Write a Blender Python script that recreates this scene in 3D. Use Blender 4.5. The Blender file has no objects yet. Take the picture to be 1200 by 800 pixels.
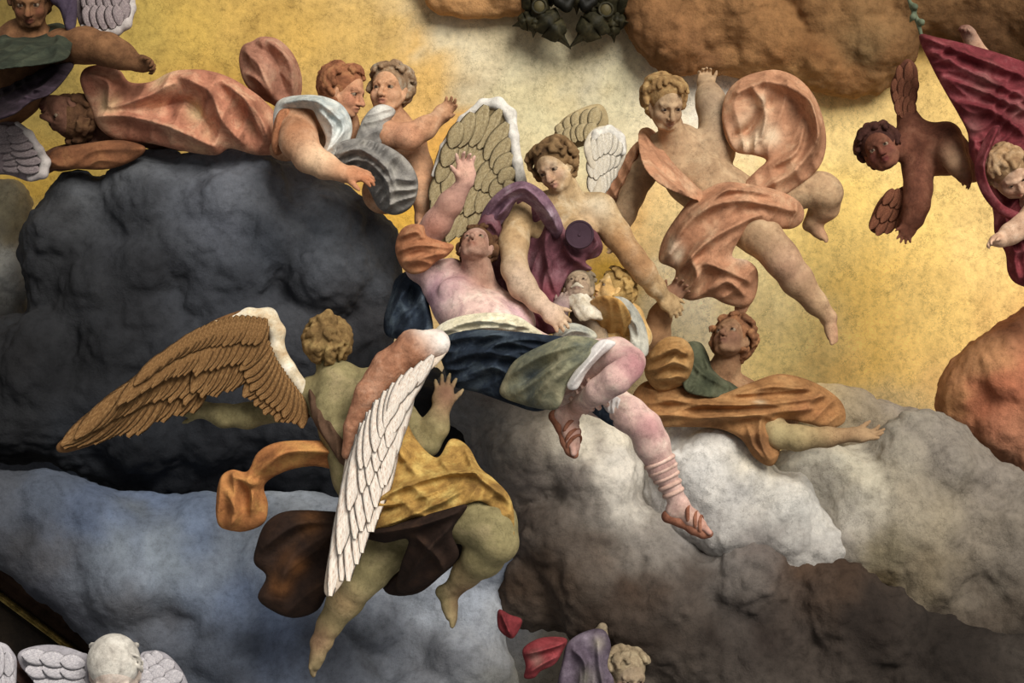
import bpy, math, random
import numpy as np
from mathutils import Vector, Matrix

# ------------------------------------------------------------------ camera, world, sun, exposure
D = bpy.data
SC = bpy.context.scene
COL = SC.collection
CAM_D = 12.0
cam = D.objects.new('camera', D.cameras.new('camera'))
COL.objects.link(cam)
cam.location = (0, -CAM_D, 0)
cam.rotation_euler = (math.pi / 2, 0, 0)
cam.data.lens = 90.0
cam.data.sensor_width = 36.0
SC.camera = cam

wd = D.worlds.new('world'); SC.world = wd; wd.use_nodes = True
wd.node_tree.nodes['Background'].inputs[0].default_value = (1.0, 0.98, 0.95, 1)
wd.node_tree.nodes['Background'].inputs[1].default_value = 0.26
sun = D.objects.new('sun', D.lights.new('sun', 'SUN')); COL.objects.link(sun)
sun.data.energy = 4.2
sun.data.angle = 0.55
sun.data.color = (1.0, 0.95, 0.87)
sun.location = (5, -8, 8)
sun.rotation_euler = Vector((-0.34, 0.76, -0.55)).to_track_quat('-Z', 'Y').to_euler()

SC.view_settings.view_transform = 'Standard'
SC.view_settings.look = 'None'
SC.view_settings.exposure = 0.0
SC.view_settings.gamma = 1.0
SC.view_settings.use_curve_mapping = False

# ------------------------------------------------------------------ helpers
R = random.Random(7)
PXM = 0.004                                    # one picture unit in metres at the plane y = 0

def sc(y): return PXM * (1 + y / CAM_D)
def P(px, py, y=0.0):
    s = sc(y); return np.array(((px - 600) * s, y, (400 - py) * s))
def V(r, c, u):                                # right, towards the viewer, up -> unit vector
    v = np.array((r, -c, u), float); return v / np.linalg.norm(v)
def unit(v): v = np.asarray(v, float); return v / (np.linalg.norm(v) + 1e-12)

def lin(h):
    h = h.lstrip('#'); o = []
    for i in (0, 2, 4):
        c = int(h[i:i + 2], 16) / 255
        o.append(c / 12.92 if c <= 0.04045 else ((c + 0.055) / 1.055) ** 2.4)
    return tuple(o)

def hsh(i, j, k, seed):
    v = np.sin(i * 127.1 + j * 311.7 + k * 74.7 + seed * 53.3) * 43758.5453
    return v - np.floor(v)
def vnoise(p, seed=0):
    f = np.floor(p); t = p - f; t = t * t * (3 - 2 * t)
    i, j, k = f[:, 0], f[:, 1], f[:, 2]; out = 0
    for a in (0, 1):
        wa = t[:, 0] if a else 1 - t[:, 0]
        for b in (0, 1):
            wb = t[:, 1] if b else 1 - t[:, 1]
            for c in (0, 1):
                wc = t[:, 2] if c else 1 - t[:, 2]
                out = out + wa * wb * wc * hsh(i + a, j + b, k + c, seed)
    return out * 2 - 1
def fbm(p, octv=4, seed=0):
    s = 0; a = 1.0; n = 0
    for o in range(octv):
        s = s + a * vnoise(p * (2.03 ** o), seed + o); n += a; a *= 0.55
    return s / n

def smooth_poly(pts, closed=True, n=6):
    pts = [tuple(p) for p in pts]; m = len(pts); out = []
    rng = range(m if closed else m - 1)
    for i in rng:
        g = (lambda q: np.array(pts[q % m], float)) if closed else (lambda q: np.array(pts[min(max(q, 0), m - 1)], float))
        p0, p1, p2, p3 = g(i - 1), g(i), g(i + 1), g(i + 2)
        for q in range(n):
            t = q / n
            out.append(0.5 * (2 * p1 + (p2 - p0) * t + (2 * p0 - 5 * p1 + 4 * p2 - p3) * t * t + (3 * p1 - p0 - 3 * p2 + p3) * t ** 3))
    if not closed: out.append(np.array(pts[-1], float))
    return np.array(out)

def seg_d2(X, Z, a, b):
    dx, dz = b[0] - a[0], b[1] - a[1]; L = dx * dx + dz * dz + 1e-12
    t = np.clip(((X - a[0]) * dx + (Z - a[1]) * dz) / L, 0, 1)
    return (X - a[0] - t * dx) ** 2 + (Z - a[1] - t * dz) ** 2, t
def poly_sd(X, Z, poly):                       # positive inside
    d2 = np.full(X.shape, 1e9); ins = np.zeros(X.shape, bool); m = len(poly)
    for i in range(m):
        a, b = poly[i], poly[(i + 1) % m]
        d2 = np.minimum(d2, seg_d2(X, Z, a, b)[0])
        if a[1] != b[1]:
            c = ((a[1] > Z) != (b[1] > Z)) & (X < (b[0] - a[0]) * (Z - a[1]) / (b[1] - a[1]) + a[0])
            ins ^= c
    d = np.sqrt(d2); return np.where(ins, d, -d)

class Depth:                                    # smooth depth surface through a few control points (px, py, y)
    def __init__(s, ctrl):
        c = np.array(ctrl, float).reshape(-1, 3); s.n = len(c)
        s.c = c; s.xy = c[:, :2] / 100
        if s.n >= 3:
            n = s.n; K = s.k(np.linalg.norm(s.xy[:, None] - s.xy[None], axis=2)) + np.eye(n) * 0.02
            A = np.zeros((n + 3, n + 3)); A[:n, :n] = K; A[:n, n] = 1; A[:n, n + 1:] = s.xy; A[n:, :n] = A[:n, n:].T
            A += np.diag([0] * n + [-1e-4] * 3)
            s.w = np.linalg.solve(A, np.concatenate([c[:, 2], [0, 0, 0]]))
    @staticmethod
    def k(r): return r * r * np.log(r + 1e-6)
    def __call__(s, px, py):
        px = np.asarray(px, float); py = np.asarray(py, float)
        if s.n == 1: return px * 0 + s.c[0, 2]
        if s.n == 2:
            a, b = s.c; d = b[:2] - a[:2]; t = np.clip(((px - a[0]) * d[0] + (py - a[1]) * d[1]) / (d @ d), 0, 1)
            return a[2] + (b[2] - a[2]) * t
        x = px / 100; y = py / 100; v = s.w[s.n] + s.w[s.n + 1] * x + s.w[s.n + 2] * y
        for i in range(s.n):
            v = v + s.w[i] * s.k(np.hypot(x - s.xy[i, 0], y - s.xy[i, 1]))
        return v

def nets(Dg, lo, h):                            # surface of a sampled solid
    S = Dg < 0
    c = np.zeros(tuple(n - 1 for n in Dg.shape), np.uint8)
    sl = (slice(0, -1), slice(1, None))
    for a in (0, 1):
        for b in (0, 1):
            for d in (0, 1): c += S[sl[a], sl[b], sl[d]]
    act = (c > 0) & (c < 8); I = np.argwhere(act)
    idm = np.full(c.shape, -1, np.int32); idm[act] = np.arange(len(I))
    acc = np.zeros((len(I), 3)); cnt = np.zeros(len(I))
    cv = {}
    for a in (0, 1):
        for b in (0, 1):
            for d in (0, 1): cv[a, b, d] = Dg[I[:, 0] + a, I[:, 1] + b, I[:, 2] + d].astype(float)
    for ax in range(3):
        for u in (0, 1):
            for w in (0, 1):
                k0 = [u, w]; k0.insert(ax, 0); k1 = [u, w]; k1.insert(ax, 1)
                v0, v1 = cv[tuple(k0)], cv[tuple(k1)]
                m = (v0 < 0) != (v1 < 0)
                t = np.where(m, v0 / np.where(m, v0 - v1, 1), 0)
                p = np.tile(np.array(k0, float), (len(I), 1)); p[:, ax] = t
                acc[m] += p[m]; cnt[m] += 1
    verts = (I + acc / cnt[:, None]) * h + lo
    F = []
    for ax in range(3):
        o1, o2 = (ax + 1) % 3, (ax + 2) % 3
        s0 = [slice(1, -1)] * 3; s1 = [slice(1, -1)] * 3
        s0[ax] = slice(0, -1); s1[ax] = slice(1, None)
        A, B = S[tuple(s0)], S[tuple(s1)]
        E = np.argwhere(A != B); 
        if not len(E): continue
        fl = A[tuple(E.T)]
        off = np.array([1, 1, 1]); off[ax] = 0; E = E + off
        e1 = np.zeros(3, int); e1[o1] = 1; e2 = np.zeros(3, int); e2[o2] = 1
        q = [idm[tuple(x.T)] for x in (E - e1 - e2, E - e2, E, E - e1)]
        Q = np.stack(q, 1)
        Q[~fl] = Q[~fl][:, ::-1]
        F.append(Q)
    return verts, np.concatenate(F)

class Solid:
    """a body, a cloth or a cloud grown as one closed surface from limbs, lumps and sheets"""
    def __init__(s, vox=0.006, k=0.02):
        s.v = vox; s.k = k; s.pr = []; s.paint = []
    def _a(s, lo, hi, fn, k, sub=False): s.pr.append((np.array(lo), np.array(hi), fn, s.k if k is None else k, sub))
    def cap(s, a, b, ra, rb, k=None, sub=False):
        a = np.asarray(a, float); b = np.asarray(b, float); m = max(ra, rb)
        def fn(X, Y, Z):
            d = b - a; L = d @ d + 1e-12
            t = np.clip(((X - a[0]) * d[0] + (Y - a[1]) * d[1] + (Z - a[2]) * d[2]) / L, 0, 1)
            return np.sqrt((X - a[0] - t * d[0]) ** 2 + (Y - a[1] - t * d[1]) ** 2 + (Z - a[2] - t * d[2]) ** 2) - (ra + (rb - ra) * t)
        s._a(np.minimum(a, b) - m, np.maximum(a, b) + m, fn, k, sub)
    def c(s, *pts, k=None):                     # limb through (px, py, y, radius in picture units)
        q = [(P(*p[:3]), p[3] * sc(p[2])) for p in pts]
        if len(q) == 1: s.cap(q[0][0], q[0][0], q[0][1], q[0][1], k)
        for (a, ra), (b, rb) in zip(q, q[1:]): s.cap(a, b, ra, rb, k)
    def w(s, pts, rad, k=None, sub=False):      # the same in world points and metres
        if not hasattr(rad, '__len__'): rad = [rad] * len(pts)
        for i in range(len(pts) - 1): s.cap(pts[i], pts[i + 1], rad[i], rad[i + 1], k, sub)
    def ell(s, c, r, M=np.eye(3), k=None, sub=False):
        c = np.asarray(c, float); r = np.asarray(r, float); M = np.asarray(M)
        def fn(X, Y, Z):
            x, y, z = X - c[0], Y - c[1], Z - c[2]
            k0 = 0; k1 = 0
            for i in range(3):
                l = x * M[0, i] + y * M[1, i] + z * M[2, i]
                k0 = k0 + (l / r[i]) ** 2; k1 = k1 + (l / r[i] ** 2) ** 2
            k0 = np.sqrt(k0); return k0 * (k0 - 1) / (np.sqrt(k1) + 1e-9)
        ext = np.sqrt(((M * r[None, :]) ** 2).sum(1))
        s._a(c - ext, c + ext, fn, k, sub)
    def e(s, px, py, y, rx, ry, rz, M=np.eye(3), k=None):
        q = sc(y); s.ell(P(px, py, y), (rx * q, ry * q, rz * q), M, k)
    def sheet(s, poly, ctrl, t=6, edge=14, folds=(), rip=None, k=None, back=1.0, smooth=True):
        """cloth: outline in picture units laid on a depth surface, with thickness, rounded rim and folds"""
        dep = Depth(ctrl); pl = smooth_poly(poly, True, 5) if smooth else np.array(poly, float)
        W = np.array([P(a, b, float(dep(a, b))) for a, b in pl])
        y0 = W[:, 1].mean(); q = sc(y0); pl2 = W[:, [0, 2]]
        fw = []
        for f in folds:
            line = smooth_poly(f[0], False, 4)
            fw.append((np.array([P(a, b, float(dep(a, b)))[[0, 2]] for a, b in line]), f[1] * q * .85, f[2] * q * 1.75))
        t *= q; edge *= q; v = s.v
        mx = t + sum(max(0, f[2]) for f in fw[:6]) * 0 + (max([abs(f[2]) for f in fw] + [0])) * 1.6 + (rip[2] * q * 2.2 if rip else 0)
        lo = np.array((pl2[:, 0].min(), W[:, 1].min() - mx - 0.03, pl2[:, 1].min())) - v
        hi = np.array((pl2[:, 0].max(), W[:, 1].max() + t * back + 0.03, pl2[:, 1].max())) + v
        # the depth surface may bulge beyond its rim
        gx = np.linspace(pl[:, 0].min(), pl[:, 0].max(), 14); gz = np.linspace(pl[:, 1].min(), pl[:, 1].max(), 14)
        GX, GZ = np.meshgrid(gx, gz); inp = poly_sd(GX, GZ, pl) > -4
        gd = dep(GX, GZ)[inp]
        if len(gd):
            lo[1] = min(lo[1], gd.min() - mx - 0.02); hi[1] = max(hi[1], gd.max() + t * back + 0.02)
        seed = len(s.pr) + int(abs(poly[0][0]))
        def fn(X, Y, Z):
            X2 = X[:, 0, :] + 0 * Z[:, 0, :]; Z2 = Z[:, 0, :] + 0 * X[:, 0, :]
            de = poly_sd(X2, Z2, pl2)
            px, py = X2 / q + 600, 400 - Z2 / q
            yc = dep(px, py)
            pr = np.clip(de / edge, 0, 1); pr = np.sqrt(1 - (1 - pr) ** 2)
            T = np.maximum(t * pr, 0.7 * v)
            hh = 0
            for ln, wd_, am in fw:
                d2 = np.full(X2.shape, 1e9); tt = np.zeros(X2.shape); m = len(ln) - 1
                for i in range(m):
                    dd, t_ = seg_d2(X2, Z2, ln[i], ln[i + 1]); u = dd < d2
                    d2 = np.where(u, dd, d2); tt = np.where(u, (i + t_) / m, tt)
                tap = 0.35 + 0.65 * np.sin(np.pi * np.clip(tt, 0.02, 0.98)) ** 0.7
                hh = hh + am * tap * np.exp(-np.sqrt(d2) ** 1.6 / (wd_ * (0.6 + 0.4 * tap)) ** 1.6)
            if rip:
                an, wl, am = math.radians(rip[0]), rip[1], rip[2] * q * 1.7
                pp = np.stack([px.ravel() / (wl * 2.5), py.ravel() / (wl * 2.5), np.full(px.size, seed * 1.7)], 1)
                nz = vnoise(pp, seed).reshape(px.shape); n2 = vnoise(pp * 1.7 + 9, seed + 3).reshape(px.shape)
                u = (px * math.cos(an) + py * math.sin(an)) / wl + nz * 1.1
                hh = hh + am * (1 - np.abs(np.sin(np.pi * u)) * 1.6) * (0.65 + 0.5 * n2)
            fr = (yc - T - hh * pr)[:, None, :]; bk = (yc + T * back)[:, None, :]
            f = np.maximum(fr - Y, Y - bk)
            f = np.maximum(f * 0.8, -de[:, None, :])
            return f
        s._a(lo, hi, fn, k)
    def dab(s, p, r, col, a=0.8): s.paint.append((np.asarray(p, float), r, col, a))
    def mesh(s, name, relax=1):
        h = s.v; pad = 3 * h
        lo = np.min([p[0] for p in s.pr if not p[4]], 0) - pad - 0.01; hi = np.max([p[1] for p in s.pr if not p[4]], 0) + pad + 0.01
        n = np.ceil((hi - lo) / h).astype(int) + 1
        G = np.full(n, 0.5, np.float32)
        for (a, b, fn, k, sub) in s.pr:
            m = k + 2 * h
            i0 = np.maximum(np.floor((a - m - lo) / h).astype(int), 0); i1 = np.minimum(np.ceil((b + m - lo) / h).astype(int) + 1, n)
            if (i1 <= i0).any(): continue
            X = (lo[0] + h * np.arange(i0[0], i1[0]))[:, None, None]; Y = (lo[1] + h * np.arange(i0[1], i1[1]))[None, :, None]
            Z = (lo[2] + h * np.arange(i0[2], i1[2]))[None, None, :]
            d = fn(X, Y, Z).astype(np.float32)
            sl = tuple(slice(x, y) for x, y in zip(i0, i1)); g = G[sl]
            if sub:
                d = -d; q = np.maximum(k - np.abs(g - d), 0) / max(k, 1e-6); G[sl] = np.maximum(g, d) + q * q * k * 0.25
            else:
                q = np.maximum(k - np.abs(g - d), 0) / max(k, 1e-6); G[sl] = np.minimum(g, d) - q * q * k * 0.25
        vt, fc = nets(G, lo, h)
        del G
        for _ in range(relax):
            acc = np.zeros_like(vt); cn = np.zeros(len(vt))
            for a, b in ((0, 1), (1, 2), (2, 3), (3, 0)):
                np.add.at(acc, fc[:, a], vt[fc[:, b]]); np.add.at(cn, fc[:, a], 1)
                np.add.at(acc, fc[:, b], vt[fc[:, a]]); np.add.at(cn, fc[:, b], 1)
            vt = vt * 0.5 + 0.5 * acc / np.maximum(cn, 1)[:, None]
        return vt, fc

def raw_mesh(name, vt, fc, org=(0, 0, 0), pig=None, smooth=True):
    me = D.meshes.new(name); vt = np.asarray(vt, float) - np.asarray(org, float); fc = np.asarray(fc)
    me.vertices.add(len(vt)); me.vertices.foreach_set('co', vt.astype(np.float32).ravel())
    n, m = fc.shape
    me.loops.add(n * m); me.polygons.add(n)
    me.loops.foreach_set('vertex_index', fc.astype(np.int32).ravel())
    me.polygons.foreach_set('loop_start', np.arange(0, n * m, m, dtype=np.int32))
    me.polygons.foreach_set('loop_total', np.full(n, m, np.int32))
    me.polygons.foreach_set('use_smooth', np.full(n, smooth, bool))
    at = me.attributes.new('pig', 'FLOAT_COLOR', 'POINT')
    at.data.foreach_set('color', (pig if pig is not None else np.zeros((len(vt), 4))).astype(np.float32).ravel())
    me.update(calc_edges=True); me.validate()
    return me

def link(name, me, mat, parent=None, loc=(0, 0, 0)):
    o = D.objects.new(name, me); COL.objects.link(o)
    if mat and not me.materials: me.materials.append(mat)
    if parent is not None: o.parent = parent
    o.location = loc
    return o
def tag(o, label=None, cat=None, group=None, kind=None):
    if label: o['label'] = label
    if cat: o['category'] = cat
    if group: o['group'] = group
    if kind: o['kind'] = kind
    return o
def thing(name, label, cat, at, group=None):
    o = D.objects.new(name, None); COL.objects.link(o); o.location = at; o.empty_display_size = 0.1
    return tag(o, label, cat, group)
def wloc(o):
    p = np.zeros(3)
    while o is not None: p = p + np.array(o.location); o = o.parent
    return p

def grow(sol, name, mat, parent=None, relax=1, label=None, disp=None):
    vt, fc = sol.mesh(name, relax)
    if disp is not None: vt = disp(vt, fc)
    pig = np.zeros((len(vt), 4))
    for c, r, col, a in sol.paint:
        w = a * np.exp(-((vt - c) ** 2).sum(1) / (r * r)); 
        u = w > 0.01; o = pig[:, 3]
        tot = np.maximum(o + w, 1e-6)
        pig[u, :3] = (pig[u, :3] * o[u, None] + np.array(lin(col)) * w[u, None]) / tot[u, None]
        pig[u, 3] = np.minimum(1, o[u] + w[u] * (1 - o[u]))
    org = wloc(parent) if parent is not None else vt.mean(0)
    o = link(name, raw_mesh(name, vt, fc, org, pig), mat, parent, (0, 0, 0) if parent is not None else org)
    if label: o['label'] = label
    return o

# ------------------------------------------------------------------ fresco pigments
def fresco(name, c1, c2=None, c3=None, scale=7.0, speck=0.5, bump=0.25, rough=0.9, streak=None, contrast=1.0, crack=0.35, fine=1.0, sat=0.88):
    c2 = c2 or c1; m = D.materials.new(name); m.use_nodes = True; nt = m.node_tree; N = nt.nodes; L = nt.links
    b = N['Principled BSDF']; b.inputs['Roughness'].default_value = rough; b.inputs['Specular IOR Level'].default_value = 0.15
    tc = N.new('ShaderNodeTexCoord'); co = tc.outputs['Object']
    def noise(sca, det=6, ro=0.6, vec=co, dist=0.0):
        n = N.new('ShaderNodeTexNoise'); n.inputs['Scale'].default_value = sca; n.inputs['Detail'].default_value = det
        n.inputs['Roughness'].default_value = ro; n.inputs['Distortion'].default_value = dist; L.new(vec, n.inputs['Vector']); return n
    def ramp(src, stops):
        r = N.new('ShaderNodeValToRGB'); e = r.color_ramp.elements
        while len(e) < len(stops): e.new(0.5)
        for x, (p, c) in zip(e, stops): x.position = p; x.color = tuple(c) + (1,)
        L.new(src, r.inputs[0]); return r.outputs[0]
    def mix(fac, a, bb, mode='MIX'):
        x = N.new('ShaderNodeMix'); x.data_type = 'RGBA'; x.blend_type = mode
        for sock, v in ((x.inputs[0], fac), (x.inputs[6], a), (x.inputs[7], bb)):
            if hasattr(v, 'links'): L.new(v, sock)
            else: sock.default_value = v if not isinstance(v, tuple) else tuple(v) + (1,)
        return x.outputs[2]
    if streak:
        mp = N.new('ShaderNodeMapping'); mp.inputs['Scale'].default_value = streak; L.new(co, mp.inputs[0]); vec = mp.outputs[0]
    else: vec = co
    st = [(0.5 - 0.17 / contrast, lin(c1)), (0.5 + 0.17 / contrast, lin(c2))]
    if c3: st = [(0.5 - 0.2 / contrast, lin(c1)), (0.5, lin(c2)), (0.5 + 0.2 / contrast, lin(c3))]
    base = ramp(noise(scale, 8, 0.66, vec, 0.4).outputs[0], st)
    at = N.new('ShaderNodeAttribute'); at.attribute_name = 'pig'
    base = mix(at.outputs['Alpha'], base, at.outputs['Color'])
    # trowel and brush mottling of the plaster
    base = mix(0.55 * fine, base, ramp(noise(26, 8, 0.72).outputs[0], [(0.30, (0.40,) * 3), (0.48, (0.97,) * 3), (0.68, (1.3,) * 3)]), 'MULTIPLY')
    base = mix(speck, base, ramp(noise(190, 2, 0.7).outputs[0], [(0.27, (0.15,) * 3), (0.36, (0.97,) * 3), (0.75, (1.15,) * 3)]), 'MULTIPLY')
    base = mix(0.8, base, ramp(noise(3.2, 9, 0.72, co, 0.6).outputs[0], [(0.32, (0.72, 0.70, 0.68)), (0.5, (1, 1, 1)), (0.68, (1.22, 1.2, 1.16))]), 'MULTIPLY')
    if crack:
        vo = N.new('ShaderNodeTexVoronoi'); vo.feature = 'DISTANCE_TO_EDGE'; vo.inputs['Scale'].default_value = 3.4
        nz = noise(4, 5, 0.7); av = N.new('ShaderNodeVectorMath'); av.operation = 'MULTIPLY_ADD'
        L.new(nz.outputs['Color'], av.inputs[0]); av.inputs[1].default_value = (0.5, 0.5, 0.5); L.new(co, av.inputs[2]); L.new(av.outputs[0], vo.inputs['Vector'])
        base = mix(crack, base, ramp(vo.outputs['Distance'], [(0.0, (0.35,) * 3), (0.016, (1, 1, 1))]), 'MULTIPLY')
    hs = N.new('ShaderNodeHueSaturation'); hs.inputs['Saturation'].default_value = sat; hs.inputs['Value'].default_value = 1.06
    L.new(base, hs.inputs['Color']); L.new(hs.outputs[0], b.inputs['Base Color'])
    bp = N.new('ShaderNodeBump'); bp.inputs['Strength'].default_value = bump; bp.inputs['Distance'].default_value = 0.012
    L.new(noise(60, 6, 0.7).outputs[0], bp.inputs['Height']); L.new(bp.outputs[0], b.inputs['Normal'])
    return m

# ------------------------------------------------------------------ anatomy
class Head:
    """a head of height H (metres) about the point c, nose towards f, crown towards u"""
    def __init__(s, px, py, y, H, f, u):
        s.c = P(px, py, y); s.H = H * sc(y); f = unit(f); r = unit(np.cross(f, u)); u = np.cross(r, f)
        s.M = np.stack([r, f, u], 1)            # columns: right of the face, forward, up
    def L(s, x, y, z): return s.c + s.M @ (np.array((x, y, z)) * s.H)
    def skull(s, B, ears=True, child=False, lips='#a4584e', nose=1.0, beard=False, cheek='#b8654f', k=0.05):
        H = s.H; E = lambda x, y, z, a, b, c, kk=k, sub=False: B.ell(s.L(x, y, z), (a * H, b * H, c * H), s.M, kk * H, sub)
        W = lambda p, r, kk=k, sub=False: B.w([s.L(*q) for q in p], [x * H for x in r], kk * H, sub)
        wj = 1.15 if child else 1.0
        E(0, -.06, .13, .35, .41, .37); E(0, .10, -.16, .27 * wj, .27, .30); E(0, .27, -.40, .10 * wj, .09, .08, .09)
        for q in (-1, 1):
            E(q * .17 * wj, .20, -.15, .11, .12, .12, .08); W([(q * .27, -.03, -.15), (q * .15, .2, -.40)], [.07, .06], .09)
        W([(-.2, .29, .09), (-.06, .345, .075), (.06, .345, .075), (.2, .29, .09)], [.045, .05, .05, .045])
        for q in (-1, 1):
            E(q * .145, .39, .005, .095, .075, .058, .03, True)
            W([(q * .06, .325, .012), (q * .145, .352, .045), (q * .23, .29, .012)], [.016, .02, .016], .018)
            W([(q * .07, .32, -.02), (q * .145, .34, -.048), (q * .22, .29, -.02)], [.013, .016, .013], .018)
        W([(0, .34, .06), (0, .43, -.10), (0, .445 + .03 * nose, -.17)], [.036, .045, .058], .04)
        for q in (-1, 1): E(q * .055, .40, -.185, .042, .05, .036, .025)
        W([(-.10, .335, -.285), (-.03, .39, -.262), (.03, .39, -.262), (.10, .335, -.285)], [.018, .030, .030, .018], .02)
        W([(-.085, .33, -.315), (0, .372, -.335), (.085, .33, -.315)], [.02, .038, .02], .02)
        W([(-.10, .365, -.295), (0, .415, -.297), (.10, .365, -.295)], [.010, .013, .010], .012, True)
        if ears:
            for q in (-1, 1):
                E(q * .345, -.04, -.05, .045, .085, .13, .03); E(q * .40, -.02, -.04, .03, .045, .075, .02, True)
        for q in (-1, 1): B.dab(s.L(q * .18, .27, -.14), .11 * H, cheek, .55)
        B.dab(s.L(0, .47, -.17), .07 * H, cheek, .5)
        B.dab(s.L(-.04, .38, -.30), .062 * H, lips, .9); B.dab(s.L(.04, .38, -.30), .062 * H, lips, .9)
        for q in (-1, 1): B.dab(s.L(q * .145, .33, .085), .05 * H, '#4a2c18', .55)
    def eyes(s, parent, mat, lid=True):
        for q in (-1, 1):
            p = s.L(q * .145, .288, .0); vt, fc = ball(10, 14); vt = (s.M @ (vt * s.H * .068).T).T
            o = link('eye', EYE_CACHE.setdefault((id(mat), round(s.H, 4), round(float(s.M[0, 0]), 3)), None) or raw_mesh('eye', vt, fc, pig=eyepig(vt, s)), mat, parent, p - wloc(parent))
            EYE_CACHE[(id(mat), round(s.H, 4), round(float(s.M[0, 0]), 3))] = o.data
    def hair(s, parent, mat, seed=1, n=90, rad=.055, long=0.0, vox=0.006, swirl=.16, front=.12, name='hair', cap=True, bun=False):
        rr = random.Random(seed); B = Solid(vox, .018); H = s.H
        if cap: B.ell(s.L(0, -.10, .17), (.39 * H, .42 * H, .40 * H), s.M)
        m = 0
        while m < n:
            a = rr.uniform(0, 2 * math.pi); z = rr.uniform(-.75, 1); q = math.sqrt(max(0, 1 - z * z)); d = np.array((q * math.cos(a), q * math.sin(a), z))
            lim = front + max(0, d[2] - .25) * 1.1
            if d[1] > lim: continue
            m += 1
            p = np.array((0, -.09, .15)) + d * np.array((.41, .45, .43)); t = np.cross(d, (0, 0, 1)); t = t / (np.linalg.norm(t) + 1e-6)
            dn = np.cross(t, d); dn = dn if dn[2] < 0 else -dn
            sg = rr.choice((-1, 1)); pts = [p]; L_ = rr.uniform(.10, .17) + (long * rr.uniform(.5, 1) if d[1] < .2 else 0)
            for i in range(4):
                ph = i * 1.25 + rr.uniform(-.4, .4)
                p = p + (dn * .62 + t * sg * math.sin(ph) * swirl * 5 + d * .22 * math.cos(ph)) * L_ * .5; pts.append(p.copy())
            r = rr.uniform(.75, 1.25) * rad
            B.w([s.L(*x) for x in pts], [r * H * .9, r * H, r * H, r * H * .8, r * H * .4], .012 * H * 2)
        if bun: B.w([s.L(*x) for x in bun], [.07 * H] * (len(bun) - 1) + [.03 * H])
        return grow(B, name, mat, parent)

EYE_CACHE = {}
def ball(nu=8, nv=12):
    vt = []; fc = []
    for i in range(nu + 1):
        th = math.pi * (i * .996 + .002 * nu) / nu
        for j in range(nv):
            ph = 2 * math.pi * j / nv; vt.append((math.sin(th) * math.cos(ph), math.sin(th) * math.sin(ph), math.cos(th)))
    for i in range(nu):
        for j in range(nv): fc.append((i * nv + j, (i + 1) * nv + j, (i + 1) * nv + (j + 1) % nv, i * nv + (j + 1) % nv))
    return np.array(vt), np.array(fc)
def eyepig(vt, hd):
    f = hd.M[:, 1]; r = np.linalg.norm(vt, axis=1); c = (vt @ f) / r; pig = np.ones((len(vt), 4))
    pig[:, :3] = np.where((c > .80)[:, None], np.array(lin('#2a1a12')), np.array(lin('#86725c'))); return pig

def hand(B, wr, dr, nrm, size, side=1, curl=(.25,) * 5, spread=.16, k=.006, thick=1.0, thumb=1.0):
    """palm and five fingers grown from the wrist wr (world), pointing along dr, nrm = out of the palm, thumb on `side`"""
    dr = unit(dr); nrm = unit(np.asarray(nrm, float) - dr * np.dot(nrm, dr)); sd = np.cross(dr, nrm) * side; S = size
    pt = lambda a, b, c: wr + dr * a * S + sd * b * S + nrm * c * S
    for b, e in ((-.19, .44), (-.065, .475), (.065, .48), (.175, .44)):
        B.w([pt(.02, b * .45, 0), pt(.22, b * .95, -.005), pt(e, b, 0)], [.105 * S * thick, .10 * S * thick, .078 * S * thick], .03)
    fr = .062 * S * thick
    for i, (b, e, ln) in enumerate(((.175, .44, .40), (.062, .48, .46), (-.062, .475, .42), (-.185, .43, .32))):
        a = spread * (1.5 - i) * 1.1; c = curl[i + 1]; p = pt(e, b, 0); pts = [p]; ang = c * .7
        for seg in (.42, .32, .26):
            v = dr * math.cos(a) * math.cos(ang) + sd * math.sin(a) * math.cos(ang) + nrm * math.sin(ang)
            p = p + v * ln * S * seg; pts.append(p); ang += c * 1.25
        B.w(pts, [fr, fr * .98, fr * .9, fr * .72], k)
    c = curl[0]; p = pt(.10, .13, .03); v0 = dr * .62 + sd * .70 * thumb + nrm * .22; v0 = unit(v0); pts = [p]
    for i, seg in enumerate((.24, .18, .15)):
        v = unit(v0 + (dr * .55 - sd * .15 + nrm * .35) * c * i * 1.2); p = p + v * seg * S; pts.append(p)
    B.w(pts, [fr * 1.45, fr * 1.2, fr * 1.02, fr * .75], k * 1.5)

def foot(B, ank, heel_dir, toe_dir, up, size, k=.012):
    """foot with heel, arch, ball and five toes; toe_dir along the sole, up = away from the sole"""
    t = unit(toe_dir); u = unit(np.asarray(up, float) - t * np.dot(up, t)); sd = np.cross(t, u); S = size
    pt = lambda a, b, c: np.asarray(ank) + t * a * S + sd * b * S + u * c * S
    B.w([pt(-.02, 0, .05), pt(-.10, 0, -.16)], [.14 * S, .135 * S], .03)
    B.w([pt(0, 0, -.02), pt(.30, 0, -.12), pt(.52, .0, -.19)], [.15 * S, .135 * S, .10 * S], .03)
    B.w([pt(-.1, 0, -.18), pt(.25, -.06, -.2), pt(.5, -.08, -.22)], [.11 * S, .09 * S, .08 * S], .03)
    B.w([pt(.3, .06, -.17), pt(.5, .09, -.2)], [.10 * S, .09 * S], .03)
    for i, b in enumerate((.13, .055, -.01, -.07, -.125)):
        r = (.062, .047, .045, .042, .04)[i] * S; L_ = (.24, .23, .20, .165, .13)[i]
        B.w([pt(.50, b * .9, -.2), pt(.50 + L_ * .6, b, -.195), pt(.50 + L_, b * 1.05, -.235)], [r * 1.1, r, r * .95], k * .5)

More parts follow.
